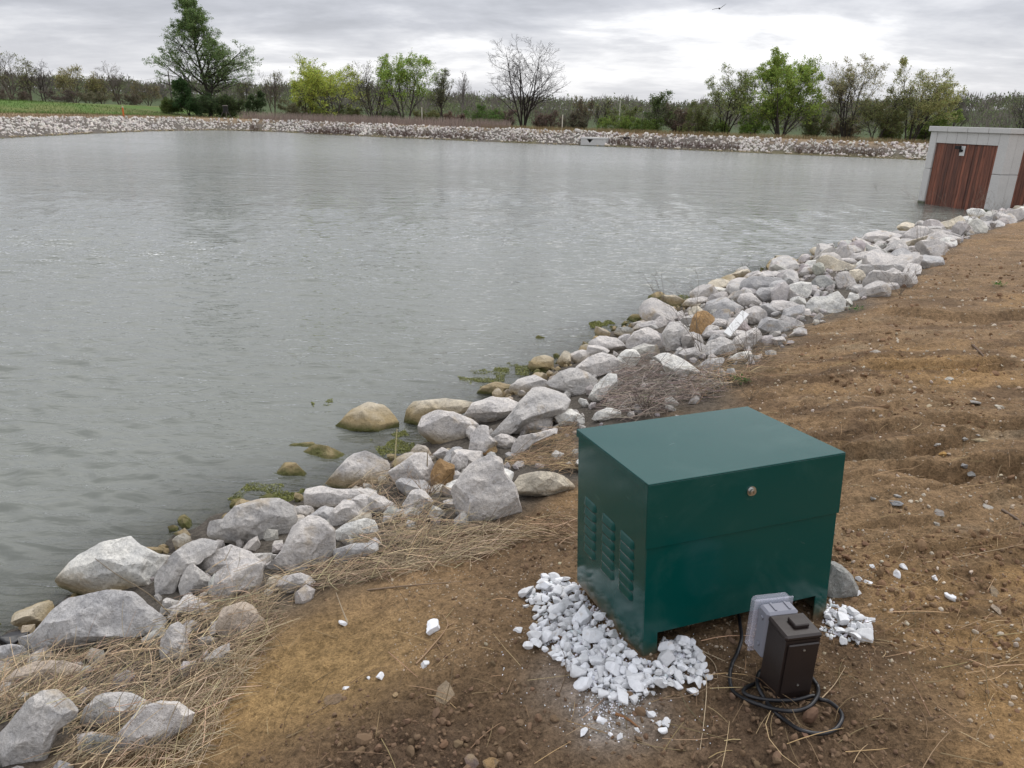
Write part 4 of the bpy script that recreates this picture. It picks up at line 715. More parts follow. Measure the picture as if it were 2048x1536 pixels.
# crop, tint, label (None: described from its place further down), outline
ROCKS = [
('A','w','large smooth pale greenish-white boulder at the water, upper left of the long grey boulder',[318,530,350,485,430,400,560,340,690,315,740,360,830,400,905,410,860,470,815,590,790,610,560,600,400,650,335,590]),
('A','g','dark-grooved grey boulder leaning against the large smooth pale one',[810,650,820,560,850,480,930,390,1000,340,1090,310,1150,345,1130,400,1040,440,960,520,940,600,880,640]),
('A','b','long bluish grey boulder lying across the lower left shore',[100,840,200,810,270,720,370,640,560,600,700,610,800,650,880,740,830,800,650,850,470,920,300,930,190,925,120,890]),
('A','g','small blocky grey rock between the grooved boulder and the straw',[945,540,970,480,1030,450,1090,500,1150,560,1120,590,1040,620,970,615]),
('A','p','smooth flat-topped grey rock behind the small blocky rock',[1050,460,1150,380,1230,350,1330,390,1400,450,1390,500,1270,500,1150,550,1090,490]),
('A','p','cream and grey cracked rock with an ochre stain near its foot',[1130,610,1150,540,1160,490,1240,440,1340,410,1420,480,1410,560,1350,640,1180,690,1130,660]),
('A','g','massive rounded grey boulder with a dark hollow face at the water left of the straw',[1112,250,1130,220,1200,210,1260,150,1390,110,1480,105,1560,150,1570,210,1530,290,1490,350,1380,385,1290,375,1240,330,1160,320,1115,300]),
('A','p','tall egg-shaped pale boulder right beside the massive rounded one',[1400,460,1470,420,1510,370,1560,260,1640,200,1700,210,1770,270,1780,380,1730,430,1620,480,1500,515,1480,500]),
('A','p','thin pale slab sticking out of the soil below the egg-shaped boulder',[1470,560,1520,515,1600,500,1700,530,1650,570,1560,600,1530,610]),
('A','d','dusty half-buried grey rock at the edge of the straw and the orange soil',[1170,740,1190,690,1290,655,1350,670,1410,735,1400,790,1300,840,1200,860,1150,790]),
('A','p','small pale rock standing upright in the middle of the straw',[855,920,865,850,910,780,950,762,985,790,1005,860,1000,960,930,1000,870,990]),
('A','g','large grey slab in the very bottom left corner',[-60,1420,60,1300,160,1180,220,1140,300,1130,340,1170,410,1210,390,1270,300,1340,260,1440,240,1560,-40,1600]),
('A','g','left half of the cracked grey boulder in the straw, with a dark cavity below',[440,1290,460,1220,530,1150,620,1140,730,1145,800,1190,740,1240,690,1300,620,1350,560,1320,500,1330]),
('A','p','right half of the cracked grey boulder in the straw',[600,1400,700,1290,760,1215,850,1190,940,1195,1020,1250,1000,1310,920,1370,830,1470,740,1480,650,1440]),
('A','s','dark cracked lump under the cavity of the split boulder',[440,1390,500,1340,600,1370,640,1440,600,1480,500,1470,450,1440]),
('A','b','small bluish rock cut by the left edge, above the straw',[-30,900,60,880,120,890,160,940,80,1000,-30,1050]),
('A','d','dusty pinkish boulder under straw at the left edge',[20,1080,100,1010,200,970,330,970,430,1000,450,1060,350,1100,180,1130,60,1120]),
('A','p','flat pinkish rock half covered with straw below the cream cracked rock',[890,690,980,650,1080,640,1130,660,1130,700,1000,720,930,735]),
('A','w',None,[1405,605,1425,580,1455,590,1450,615,1420,625]),
('A','g',None,[1280,400,1380,390,1480,400,1440,450,1380,450]),
('A','d',None,[160,930,260,930,290,960,240,985,170,975]),
('B','y','flat-bottomed boulder standing alone in the water, white on top and ochre below',[688,270,700,240,740,205,790,140,860,115,930,130,1000,170,1040,220,1030,270,1000,300,900,315,800,300,700,300]),
('B','y','olive-stained rock in the water, left of the pair beside the lone boulder',[405,400,430,350,480,325,570,322,590,340,520,390,480,430,420,430]),
('B','y','rounded stained rock in the water between the algae and the big pale boulder',[490,420,530,370,580,330,640,325,760,380,750,420,680,450,600,470,520,460]),
('B','y','dark hollowed stained rock at the water above the green algae',[370,540,400,470,430,430,480,425,540,480,550,530,480,560,400,580]),
('B','o','brown wet rock leaning behind the dark hollowed rock',[310,530,340,470,400,450,380,520,350,550]),
('B','p','big humped pinkish-grey boulder right of the stained rocks in the water',[640,540,680,490,750,410,790,380,880,362,940,390,965,440,950,500,900,560,750,560,680,550]),
('B','p','wide low pale rock in front of the big humped boulder',[545,590,560,550,600,540,700,560,820,560,920,570,900,620,780,640,700,680,620,660,550,640]),
('B','w','thick pale slab lying on a second slab beside the straw',[690,780,740,740,840,710,890,720,915,790,820,820,720,840]),
('B','b','lower bluish slab under the thick pale slab',[690,870,790,840,930,830,900,880,780,920,700,940]),
('B','p',None,[650,740,690,660,740,615,820,630,830,680,760,720,690,760]),
('B','p','blocky grey boulder with a chipped face, above the wedge-shaped boulder',[1130,240,1150,190,1220,160,1330,175,1400,200,1430,240,1400,300,1350,350,1250,340,1180,350,1140,310]),
('B','y','wet low boulder with olive foot right of the lone boulder in the water',[1050,220,1065,150,1100,115,1250,100,1390,110,1400,140,1330,175,1220,165,1150,195,1130,240,1080,260]),
('B','p','large upright wedge-shaped pale boulder left of the green cabinet',[1250,640,1290,570,1380,440,1450,400,1510,378,1540,420,1550,480,1600,540,1630,640,1635,710,1600,755,1480,730,1340,715,1260,690]),
('B','y','cream-yellow rock half buried in soil between the wedge boulder and the cabinet',[1610,540,1640,490,1760,465,1850,490,1920,545,1850,580,1750,600,1650,600]),
('B','p','smooth narrow rock standing behind the tip of the wedge-shaped boulder',[1375,380,1390,280,1430,240,1475,240,1480,290,1530,330,1420,400,1390,440]),
('B','p',None,[1360,180,1400,120,1500,85,1580,95,1640,130,1600,170,1520,220,1450,240,1420,200]),
('B','g','large smooth dome-shaped boulder in the middle of the rock band behind the cabinet corner',[1480,300,1560,210,1640,110,1700,55,1780,38,1860,60,1885,110,1860,170,1790,190,1700,210,1600,270,1500,330]),
('B','p','pale rock with a rusty patch on its top in front of the dome-shaped boulder',[1580,270,1600,190,1660,160,1770,155,1800,200,1790,260,1700,290,1620,270]),
('B','p',None,[1590,360,1640,290,1740,270,1840,240,1820,280,1750,300,1650,350,1620,400]),
('B','p',None,[1500,300,1550,275,1620,300,1600,350,1540,360]),
('B','o','small brown earthy rock wedged beside the wedge boulder tip',[1410,370,1450,330,1510,330,1530,360,1490,390,1420,410]),
('B','p',None,[1080,370,1100,330,1170,340,1180,370,1130,400]),
('B','p','steep pale boulder behind the dry reed stalks',[970,470,1030,430,1100,380,1160,380,1190,440,1200,520,1170,580,1090,540,1000,520]),
('B','o','brown-faced rock left of the wedge-shaped boulder',[1180,430,1220,400,1300,440,1300,520,1260,580,1190,560]),
('B','p','small pointed pale rock poking out of the straw left of the wedge boulder',[1040,640,1090,560,1150,560,1190,620,1160,680,1080,700]),
('B','p',None,[1190,380,1240,345,1290,370,1290,400,1230,410]),
('B','p',None,[1290,400,1330,365,1380,400,1370,450,1310,480,1290,450]),
('B','w','small white rock at the soil edge left of the cabinet top',[1820,190,1840,155,1900,150,1960,190,1940,230,1850,240]),
('B','p',None,[450,660,540,640,600,660,600,700,480,720]),
('B','g',None,[440,760,480,690,540,690,480,770,450,800]),
('B','p',None,[860,600,930,590,1000,640,1010,690,930,700,870,660]),
('C','y','small dark wet rock standing in the water, the left one of two',[570,410,600,380,640,395,655,430,620,460,580,445]),
('C','y','flat wet rock in the water, the right one of two',[665,400,750,380,800,390,840,405,810,425,700,430]),
('C','y',None,[375,560,380,520,440,530,520,570,520,590,430,570]),
('C','y',None,[290,640,340,590,400,565,500,600,500,650,420,640]),
('C','y',None,[530,590,570,530,640,515,700,530,700,600,620,640,560,620]),
('C','y',None,[730,560,780,480,820,500,825,570,770,600]),
('C','p',None,[820,540,830,490,900,480,1000,495,940,530,880,580]),
('C','p',None,[175,790,220,730,310,695,400,700,425,730,380,770,370,790,230,800]),
('C','g',None,[400,740,470,680,570,650,650,690,650,740,560,750,480,795]),
('C','g','large pointed grey boulder with a shaded front face behind the dome-shaped boulder',[660,700,760,630,850,600,920,630,1000,680,960,770,900,810,820,820,800,770,700,730]),
('C','p','broad sloping pale boulder directly behind the pointed grey one',[860,600,950,530,1040,500,1110,520,1180,570,1170,640,1080,650,1000,680,920,630]),
('C','w','tall pale slab standing left of the dark brushwood',[940,820,990,720,1080,640,1130,650,1140,740,1080,790,1000,840]),
('C','p',None,[950,430,1040,375,1130,400,1190,440,1200,500,1100,520,980,490]),
('C','p','big square-shouldered pinkish boulder near the bare weed stems',[1200,500,1210,420,1260,360,1350,325,1410,350,1450,440,1460,490,1400,510,1300,470,1230,480]),
('C','g','rounded grey boulder right next to the square-shouldered pinkish one',[1450,370,1500,300,1570,290,1620,340,1650,430,1560,520,1480,480]),
('C','s',None,[1120,370,1140,330,1200,320,1260,340,1240,380,1180,410]),
('C','p',None,[1240,340,1270,300,1380,280,1460,290,1470,340,1380,330,1290,350]),
('C','w','long tilted pale slab on top of the dark brushwood',[1450,560,1340,520,1480,500,1560,530,1640,580,1740,650,1780,710,1700,725,1590,710,1490,650]),
('C','p',None,[1560,510,1600,470,1700,460,1730,520,1700,560,1610,550]),
('C','g',None,[1730,480,1760,420,1850,385,1920,420,1950,490,1850,530,1740,540]),
('C','g',None,[1690,590,1760,540,1880,530,1840,600,1760,640]),
('C','o','brown clay-covered rock in the middle of the white rock band',[1650,270,1690,220,1770,215,1820,260,1780,300,1730,360,1700,410,1640,410,1640,340]),
('C','p',None,[1720,310,1780,270,1880,260,1930,310,1900,340,1760,340]),
('C','p',None,[1720,400,1760,350,1900,340,2040,350,1950,400,1850,385]),
('C','g',None,[1910,430,1960,380,2047,360,2100,400,2060,470,1960,490]),
('C','w','flat pale slab at the soil edge behind the brushwood',[1890,550,1960,500,2060,480,2060,540,1950,560]),
('C','y','yellow-stained rock in the water beside the bare weed stems',[1340,170,1360,110,1430,75,1480,110,1480,160,1400,185]),
('C','y',None,[1210,270,1240,240,1290,235,1300,270,1250,290]),
('C','y',None,[1310,280,1340,250,1380,260,1370,290]),
('C','p',None,[1590,170,1620,130,1740,110,1800,140,1720,170,1620,200]),
('C','p',None,[720,920,740,885,860,890,900,930,880,980,760,990]),
('C','w','small white rock at the back left corner of the cabinet top',[960,970,990,910,1080,870,1160,890,1160,940,1060,960]),
('C','w',None,[880,830,890,810,930,820,960,870,920,880]),
('D','w','big blocky white boulder at the soil edge, the largest of the far end',[680,790,680,710,700,680,800,670,870,640,920,700,920,750,870,790,720,795]),
('D','w','pale cube-like boulder left behind the big blocky one',[550,640,570,600,640,580,700,590,700,640,660,720,600,690,560,680]),
('D','s','dark-faced pointed grey boulder behind the pale cube-like one',[700,590,740,545,790,540,860,570,870,620,810,630,720,620]),
('D','p',None,[860,560,880,520,920,500,970,560,990,600,930,640,870,630]),
('D','b','small cube-shaped bluish rock with a dark underside',[355,650,380,620,440,620,490,680,440,730,410,720,370,690]),
('D','p',None,[430,770,460,700,540,695,640,720,655,750,580,780,500,800]),
('D','p',None,[620,810,650,750,690,755,700,800]),
('D','b',None,[440,610,460,580,530,570,560,600,550,680,490,680]),
('D','p','long low pale boulder at the water near the far end of the band',[1005,330,1050,280,1110,255,1200,270,1280,290,1200,330,1100,360,1010,360]),
('D','p','large peaked pale boulder at the water near the pump house',[1270,300,1330,250,1390,220,1440,240,1465,300,1460,350,1370,350,1290,330]),
('D','y','tall cream boulder, one of the two highest near the pump house',[1490,250,1500,210,1580,190,1650,160,1675,190,1660,240,1620,270,1530,260]),
('D','p',None,[1470,260,1530,250,1620,280,1670,300,1590,320,1500,315]),
('D','w','square pale boulder right in front of the pump house timber wall',[1690,130,1720,118,1790,125,1830,170,1860,200,1800,220,1720,215]),
('D','p',None,[1445,210,1490,175,1530,195,1490,225]),
('D','s','flat dark grey slab tilted at the soil edge near the far end',[1300,450,1360,410,1450,430,1390,470,1340,490]),
('D','p',None,[1160,510,1210,485,1270,520,1330,590,1280,600,1200,560]),
('D','p',None,[1640,250,1700,220,1750,270,1690,290]),
('D','p',None,[270,560,300,530,370,510,400,540,380,580,300,600]),
('D','p',None,[360,580,380,520,430,510,490,530,470,560,400,590]),
('D','p',None,[630,530,660,490,720,480,780,500,750,540,660,550]),
('D','p','rounded pale boulder just right of the white plank',[270,790,300,750,360,735,420,770,440,830,370,860,300,840]),
('D','b','bluish pale boulder on the soil edge right of the white plank',[370,870,390,820,430,805,560,840,620,860,540,890,450,920,390,900]),
('D','p',None,[200,980,230,930,350,870,400,920,340,980,240,1030]),
('D','p',None,[20,930,60,890,200,885,320,880,250,930,190,950,100,930]),
('D','g',None,[20,1040,60,960,140,930,190,990,220,1030,130,1060,60,1060]),
('D','y',None,[940,540,950,510,990,495,1040,520,1050,570,1000,590,960,570]),
('D','p',None,[240,700,260,660,320,650,400,720,420,750,340,730,270,750]),
('D','p',None,[1100,350,1130,320,1180,330,1190,350,1120,365]),
('D','p',None,[1230,380,1260,345,1310,370,1320,400,1260,420]),
('D','p',None,[1310,360,1400,350,1415,380,1360,400,1320,390]),
('D','p',None,[1180,360,1210,320,1270,330,1260,350,1230,380]),
('D','w',None,[930,700,950,650,1000,665,1005,690,960,710]),
('D','g',None,[950,630,970,600,1020,600,1030,650,990,665]),
('D','p',None,[1140,630,1170,590,1240,590,1260,620,1200,640]),
('D','p',None,[1040,610,1090,595,1110,630,1060,645]),
('D','p',None,[850,440,880,430,960,430,1010,460,960,480]),
('D','g',None,[1000,390,1020,365,1080,365,1060,395]),
('D','y','olive mossy rock in the water, nearer the pump house of two',[925,355,950,340,1000,340,1000,365,940,380]),
('D','y','olive mossy rock at the water, farther from the pump house of two',[630,430,650,405,700,420,700,440,650,450]),
('E','s','thick olive-grey slab leaning on the right side of the green cabinet',[10,1200,30,1020,80,1000,130,1020,190,1080,230,1150,215,1245,120,1220,60,1210]),
('P','y',None,[845,795,870,775,885,780,880,797,855,800]),
('P','y',None,[915,775,930,768,950,780,945,792,925,790]),
]
def rock_from_outline(poly, sub, seed, C, dep, thick, chips=24):
    """an uneven angular boulder about C whose profile across the sight line has the given size"""
    r = np.random.default_rng(seed); S, Fc = ICO[sub]; poly = np.asarray(poly, float)
    # S axes: x across, y up, z towards the viewer
    ph_ = np.arctan2(S[:, 1], S[:, 0]); ss = np.hypot(S[:, 0], S[:, 1]); cu, cv = np.cos(ph_), np.sin(ph_)
    A_ = poly; B_ = np.roll(poly, -1, 0); Rm = np.zeros(len(S))
    for a, b in zip(A_, B_):
        e = b - a; den = cu * e[1] - cv * e[0]; den = np.where(np.abs(den) < 1e-9, 1e-9, den)
        tt = (a[0] * e[1] - a[1] * e[0]) / den; uu = (a[0] * cv - a[1] * cu) / den
        ok = (tt > 0) & (uu >= -1e-6) & (uu <= 1 + 1e-6); Rm = np.where(ok, np.maximum(Rm, tt), Rm)
    Rm = np.where(Rm <= 0, np.median(Rm), Rm)
    Q = np.stack([Rm * cu * ss ** 0.75, Rm * cv * ss ** 0.75, thick * S[:, 2]], 1)
    sc = np.sqrt(np.ptp(poly[:, 0]) * np.ptp(poly[:, 1])) * 0.5
    # split off flat faces
    ext = np.array([np.ptp(poly[:, 0]) / 2, np.ptp(poly[:, 1]) / 2, thick]); Q = Q / ext
    for k in range(chips):
        n = r.normal(size=3); n[2] = abs(n[2]) * (1 if k % 4 else -1) + 0.25 * (1 if k % 4 else -1); n /= np.linalg.norm(n)
        if abs(n[2]) < 0.30: continue
        dp = Q @ n; h = dp.max() * r.uniform(0.60 + .22 * (1 - abs(n[2])), 0.92); m = dp > h; Q[m] -= n[None] * ((dp[m] - h) * 0.94)[:, None]
    Q = Q * ext; f = 1.0 / sc
    nz = fbm(Q[:, 0] * f * 1.1 + seed, Q[:, 1] * f * 1.1, Q[:, 2] * f * 1.1, seed=seed % 97, octs=5, gain=0.52)
    rg = 1 - np.abs(fbm(Q[:, 0] * f * 2.2, Q[:, 1] * f * 2.2 + seed, Q[:, 2] * f * 2.2, seed=seed % 89 + 3, octs=3)) 
    nv = Q / (np.linalg.norm(Q, axis=1, keepdims=True) + 1e-9)
    face = np.clip(np.abs(S[:, 2]) * 1.4 + 0.25, 0, 1)
    Q = Q + nv * ((nz * 0.070 - (1 - rg) * 0.06) * sc * face)[:, None]
    k = dep / F_PX; wv = -(C - np.array([0, 0, EYE])); wv /= np.linalg.norm(wv)
    V = (_R[None] * (Q[:, 0] * k)[:, None] + _U[None] * (Q[:, 1] * k)[:, None] + wv[None] * (Q[:, 2] * k)[:, None])
    return V, Fc
placed = []       # (px, py, size px, label, object, C)
for i, (cr, tn, lab, o_) in enumerate(ROCKS):
    ox, oy, s = CROPS[cr]; P = np.array(o_, float).reshape(-1, 2) / s + np.array([ox, oy])
    c = (P.min(0) + P.max(0)) / 2 * 0.5 + P.mean(0) * 0.5; wpx, hpx = np.ptp(P[:, 0]), np.ptp(P[:, 1])
    size = math.sqrt(wpx * hpx); lift = 0.05
    for _ in range(3):
        C, dep = hit_ground([c[0]], [c[1]], lift, water=-0.12 if tn == 'y' else None); lift = (0.42 if tn == 'y' else 0.30) * hpx * dep[0] / F_PX
    C = C[0]; dep = dep[0]; wv = -(C - np.array([0, 0, EYE])); wv /= np.linalg.norm(wv)
    poly = (P - c) * np.array([1, -1]) * (1.10 if size > 26 else 1.18); thick = 0.5 * min(size, 1.15 * max(wpx, hpx)) * 0.85
    V, Fc = rock_from_outline(poly, 5 if size > 105 else 4 if size > 30 else 3, i * 13 + 5, C, dep, thick)
    nm = 'boulder' if size > 34 else 'rock'
    o = link(nm, sharpen(new_mesh(nm, V, Fc, True), 20 if size > 62 else 24), m_rock); o.location = tuple(C); tt = np.array(TINT[tn]) * random.uniform(.93, 1.06); o.color = (*tt, 1)
    o['category'] = 'boulder' if size > 34 else 'rock'
    placed.append([c[0], c[1], size, lab, o, C, tn])
# further rocks filling the band; library of shapes shared between copies
def free_rock(seed, sub):
    r = np.random.default_rng(seed); S, Fc = ICO[sub]; Rr = np.ones(len(S)) * 1.0
    for k in range(13):
        n = r.normal(size=3); n /= np.linalg.norm(n); dp = S @ n; Rr = np.minimum(Rr, np.where(dp > .05, r.uniform(.44, .76) / np.maximum(dp, .05), 9))
    Q = S * Rr[:, None] * 1.12 * np.array([r.uniform(1.0, 1.35), r.uniform(.8, 1.05), r.uniform(.62, .85)])
    nz = fbm(Q[:, 0] * 1.6 + seed, Q[:, 1] * 1.6, Q[:, 2] * 1.6, seed=seed % 71, octs=4); Q = Q + S * (nz * .05)[:, None]
    return new_mesh('rock', Q, Fc, True)
LIB = [free_rock(s, 3) for s in range(14)]
for me in LIB: me.materials.append(m_rock); sharpen(me, 18)
rr = np.random.default_rng(31); cand = []
for (a, b) in zip(_PA, _PB):
    a = np.array(a); b = np.array(b)
    if max(a[1], b[1]) > 29 or min(a[0], b[0]) < -4.5 or a[1] < -2: continue
    L = np.linalg.norm(b - a); e = (b - a) / L; nr = np.array([e[1], -e[0]])
    n = int(L * 30); s = rr.uniform(0, L, n); q = rr.uniform(-.05, 2.9, n); cand.append(a + e * s[:, None] + nr * q[:, None])
cand = np.vstack(cand); cd_ = sdist(cand[:, 0], cand[:, 1]); bw = band_w(cand[:, 0], cand[:, 1]); cand = cand[(cd_ > -.06) & (cd_ < bw - 0.02)]
rr.shuffle(cand); gz_ = ground_h(cand[:, 0], cand[:, 1]); ppx, ppy, pdp = project(np.column_stack([cand, gz_ + .05]))
polys = [(np.array(o_, float).reshape(-1, 2) / CROPS[cr][2] + np.array(CROPS[cr][:2])) for cr, tn, lab, o_ in ROCKS]
def inside(px, py, P, grow=1.0):
    c = P.mean(0); P = c + (P - c) * grow; A_ = P; B_ = np.roll(P, -1, 0); ins = np.zeros(np.shape(px), bool)
    for (ax, ay), (bx, by) in zip(A_, B_): ins ^= ((ay > py) != (by > py)) & (px < (bx - ax) * (py - ay) / ((by - ay) if by != ay else 1e-9) + ax)
    return ins
cov = np.zeros(len(cand), bool)
for P in polys: cov |= inside(ppx, ppy, P, 0.9)
for zp in ([1150,860, 1195,760, 1240,730, 1300,715, 1480,700, 1560,690, 1530,770, 1330,860], [560,1230, 440,1190, 330,1240, 150,1300, 0,1340, 0,1536, 420,1536, 520,1330], [560,1190, 700,1100, 780,1030, 1060,1050, 1040,1120, 760,1180], [1010,960, 1060,890, 1150,860, 1152,960]):
    zp = np.array(zp, float).reshape(-1, 2); zin = inside(ppx, ppy, zp); cand, gz_, ppx, ppy, pdp, cov, bw = cand[~zin], gz_[~zin], ppx[~zin], ppy[~zin], pdp[~zin], cov[~zin], None
inframe = (ppx > -60) & (ppx < 2110) & (ppy < 1600)
taken = np.zeros((0, 3)); n_obj = 0; small = []
for i in np.where(inframe & (ppx > -60))[0]:
    p = cand[i]; rdist = math.hypot(*p); rad = rr.uniform(.13, .27) * (1.0 if rdist > 9 else .62 if rdist > 6.2 else .42)
    if len(taken) and (np.hypot(taken[:, 0] - p[0], taken[:, 1] - p[1]) < (taken[:, 2] + rad) * .62).any(): continue
    if cov[i] and rdist < 30 : 
        if rr.uniform() < .8: continue
        rad *= .6
    taken = np.vstack([taken, [p[0], p[1], rad]])
    if rad / pdp[i] * F_PX < 7.5 or n_obj > 165 or cov[i]: small.append((p[0], p[1], gz_[i], rad)); continue
    o = bpy.data.objects.new('rock', LIB[i % len(LIB)]); COL.objects.link(o); o.location = (p[0], p[1], gz_[i] + rad * rr.uniform(.05, .35)); o.rotation_euler = tuple(rr.uniform(-.5, .5, 2)) + (rr.uniform(0, 6.28),)
    o.scale = (rad * rr.uniform(.9, 1.2), rad * rr.uniform(.85, 1.1), rad * rr.uniform(.85, 1.15)); tn = 'pggpbpwy'[rr.integers(8)] if cd_.size and gz_[i] > .05 else 'y'
    o.color = (*(np.array(TINT[tn]) * rr.uniform(.88, 1.05)), 1); o['category'] = 'rock'; n_obj += 1
    placed.append([ppx[i], ppy[i], 2 * rad / pdp[i] * F_PX, None, o, np.array([p[0], p[1], gz_[i]]), tn])
small = np.array(small)
# still smaller stones in the gaps
r = np.random.default_rng(4); ex = []
for (a, b) in zip(_PA, _PB):
    if max(a[1], b[1]) > 29 or min(a[0], b[0]) < -4.5 or a[1] < -2: continue
    L = np.linalg.norm(b - a); e = (b - a) / L; nr = np.array([e[1], -e[0]]); n = int(L * 120); s = r.uniform(0, L, n); q = r.uniform(-.2, 2.9, n); ex.append(a + e * s[:, None] + nr * q[:, None])
ex = np.vstack(ex); dd = sdist(ex[:, 0], ex[:, 1]); ex = ex[(dd > -.15) & (dd < band_w(ex[:, 0], ex[:, 1]))]
P3 = small; PX = (np.column_stack([ex, ground_h(ex[:, 0], ex[:, 1]), r.uniform(.02, .07, len(ex))]))
rockpile('rubble', P3[:, :3] + np.column_stack([P3[:, 0] * 0, P3[:, 0] * 0, P3[:, 3] * .25]), P3[:, 3], 8, 1, np.array([0.50, 0.48, 0.455]), m_rockfar, kind='stuff')
rockpile('pebble_bed', PX[:, :3] + np.column_stack([PX[:, 0] * 0, PX[:, 0] * 0, PX[:, 3] * .25]), PX[:, 3], 9, 0, np.array([0.46, 0.435, 0.41]), m_rockfar, kind='stuff')
print('rocks', len(placed), 'rubble', len(P3))

# a label for every rock that has none: its look, and the described rock or thing next to it
LAND = [(p[0], p[1], p[3]) for p in placed if p[3]]
SHORT = {'large smooth pale greenish-white boulder': 'the smooth greenish-white boulder', 'long bluish grey boulder': 'the long bluish boulder', 'massive rounded grey': 'the massive rounded boulder', 'tall egg-shaped': 'the egg-shaped boulder',
 'flat-bottomed boulder standing': 'the lone boulder in the water', 'big humped': 'the big humped boulder', 'large upright wedge': 'the wedge-shaped boulder', 'cream-yellow rock': 'the cream-yellow rock by the cabinet', 'large smooth dome': 'the dome-shaped boulder',
 'large pointed grey': 'the large pointed grey boulder', 'broad sloping pale': 'the broad sloping boulder', 'tall pale slab': 'the pale slab by the brushwood', 'big square-shouldered': 'the square-shouldered boulder', 'long tilted pale': 'the long tilted slab',
 'brown clay-covered': 'the clay-covered rock', 'yellow-stained rock': 'the yellow-stained rock in the water', 'big blocky white': 'the big blocky white boulder', 'dark-faced pointed': 'the dark-faced boulder', 'small cube-shaped bluish': 'the cube-shaped bluish rock',
 'long low pale boulder': 'the long low pale boulder', 'large peaked': 'the large peaked boulder', 'tall cream boulder': 'the tall cream boulder', 'square pale boulder': 'the square boulder by the pump house', 'flat dark grey slab': 'the flat dark slab',
 'bluish pale boulder': 'the bluish boulder at the soil edge', 'rounded pale boulder just': 'the rounded boulder by the white plank', 'olive mossy rock in': 'the mossy rock nearer the pump house', 'olive mossy rock at': 'the mossy rock farther from the pump house',
 'large grey slab in': 'the slab in the bottom left corner', 'small pale rock standing': 'the small upright rock in the straw', 'blocky grey boulder': 'the blocky chipped boulder', 'wet low boulder': 'the wet low boulder', 'flat pale slab at': 'the flat pale slab behind the brushwood'}
LM = []
for x, y, l in LAND:
    for k, v in SHORT.items():
        if l.startswith(k): LM.append((x, y, v))
COLW = {'w': 'white', 'g': 'grey', 'p': 'pale', 'b': 'bluish', 'y': 'stained', 'o': 'brown', 'd': 'dusty', 's': 'dark grey'}
used_l = set(l for _, _, l in LAND)
for p in sorted([p for p in placed if not p[3]], key=lambda p: -p[2]):
    x, y, sz_, _, o, C, tn = p; D = sorted([((x - a) ** 2 + ((y - b) * 1.3) ** 2, a, b, n) for a, b, n in LM]); opts = []
    siz = ('tiny', 'small', 'middling', 'large')[int(np.searchsorted([17, 26, 40], sz_))]
    shp = ('angular', 'blunt', 'blocky')[int(abs(x * 7)) % 3] if o.data not in LIB else ('angular', 'rounded', 'blunt')[int(abs(x * 5)) % 3]
    def rel(d):
        _, a, b, n = d; dx, dy = x - a, y - b
        if abs(dx) > 1.6 * abs(dy): return ('right of ' if dx > 0 else 'left of ') + n
        if abs(dy) > 1.6 * abs(dx): return ('in front of ' if dy > 0 else 'behind ') + n
        return ('in front and ' if dy > 0 else 'behind and ') + ('right of ' if dx > 0 else 'left of ') + n
    base = f'{siz} {COLW[tn]} {shp} rock '
    cands = [base + rel(D[0])] + [f'{siz} {COLW[tn]} {shp} rock between {D[0][3]} and {D[k][3]}' for k in (1, 2)] + [base + rel(D[k]) for k in (1, 2, 3, 4, 5)]
    cands += [f'{siz} {COLW[tn]} {sh_} rock ' + rel(D[k]) for k in (0, 1, 2) for sh_ in ('uneven', 'chipped', 'half-buried')]
    lab = next((c_ for c_ in cands if c_ not in used_l and len(c_.split()) <= 16), None)
    if lab is None: lab = f'{siz} {COLW[tn]} rock among the rubble near {D[0][3]}'; o['group'] = 'rocks among the rubble'
    used_l.add(lab); p[3] = lab
for p in placed: p[4]['label'] = p[3]
nlab = [o for o in bpy.data.objects if 'group' in o and o.get('group') == 'rocks among the rubble']; print('unlabelled uniquely', len(nlab))

# ------------------------------------------------------------------ green cabinet
yaw, tx, ty = [math.radians(v) for v in (19.65, -3.27, -2.51)]
CW, CDp, CH = 0.777, 0.564, 0.672
cab = empty('equipment_cabinet', (0.483, 2.176, 0.62), label='dark green metal equipment cabinet with a hinged lid standing on white stones', category='cabinet')
cab.matrix_world = Matrix.Translation((0.483, 2.176, 0.62)) @ Matrix.Rotation(ty, 4, 'Y') @ Matrix.Rotation(tx, 4, 'X') @ Matrix.Rotation(yaw, 4, 'Z')
th = .004
mb = MB(); mb.prism([(0, 0), (.055, 0), (.055, .105), (CW - .055, .105), (CW - .055, 0), (CW, 0), (CW, CH - .2), (0, CH - .2)], 0, th); mb.build('front_panel', m_green, cab)
mb = MB(); mb.box((0, th + .0005, 0), (th, CDp, CH - .02), .0015); sp = mb.build('side_panel', m_green, cab)
mb = MB(); mb.box((CW - th, th + .0005, 0), (CW, CDp, CH - .02), .0015); mb.build('side_panel', m_green, cab)
mb = MB(); mb.box((th + .001, CDp - th, 0), (CW - th - .001, CDp, CH - .02), .0015); mb.build('back_panel', m_green, cab)
mb = MB(); mb.box((th + .001, .03, .112), (CW - th - .001, CDp - th - .002, .118)); mb.build('floor_tray', m_green, cab)
e = .006
mb = MB(); mb.box((-e, -e, CH - .004), (CW + e, CDp + e, CH), .0018)
mb.box((-e, -e, CH - .235), (CW + e, -e + .004, CH - .0045), .0015)                     # deep front skirt
for x0_, x1_ in ((-e, -e + .003), (CW + e - .003, CW + e)):
    mb.box((x0_, -e + .0045, CH - .235), (x1_, .018, CH - .0045)); mb.box((x0_, .0185, CH - .030), (x1_, CDp + e - .004, CH - .0045), .001)
mb.box((-e, CDp + e - .003, CH - .030), (CW + e, CDp + e, CH - .0045)); lid = mb.build('lid', m_lid, cab)
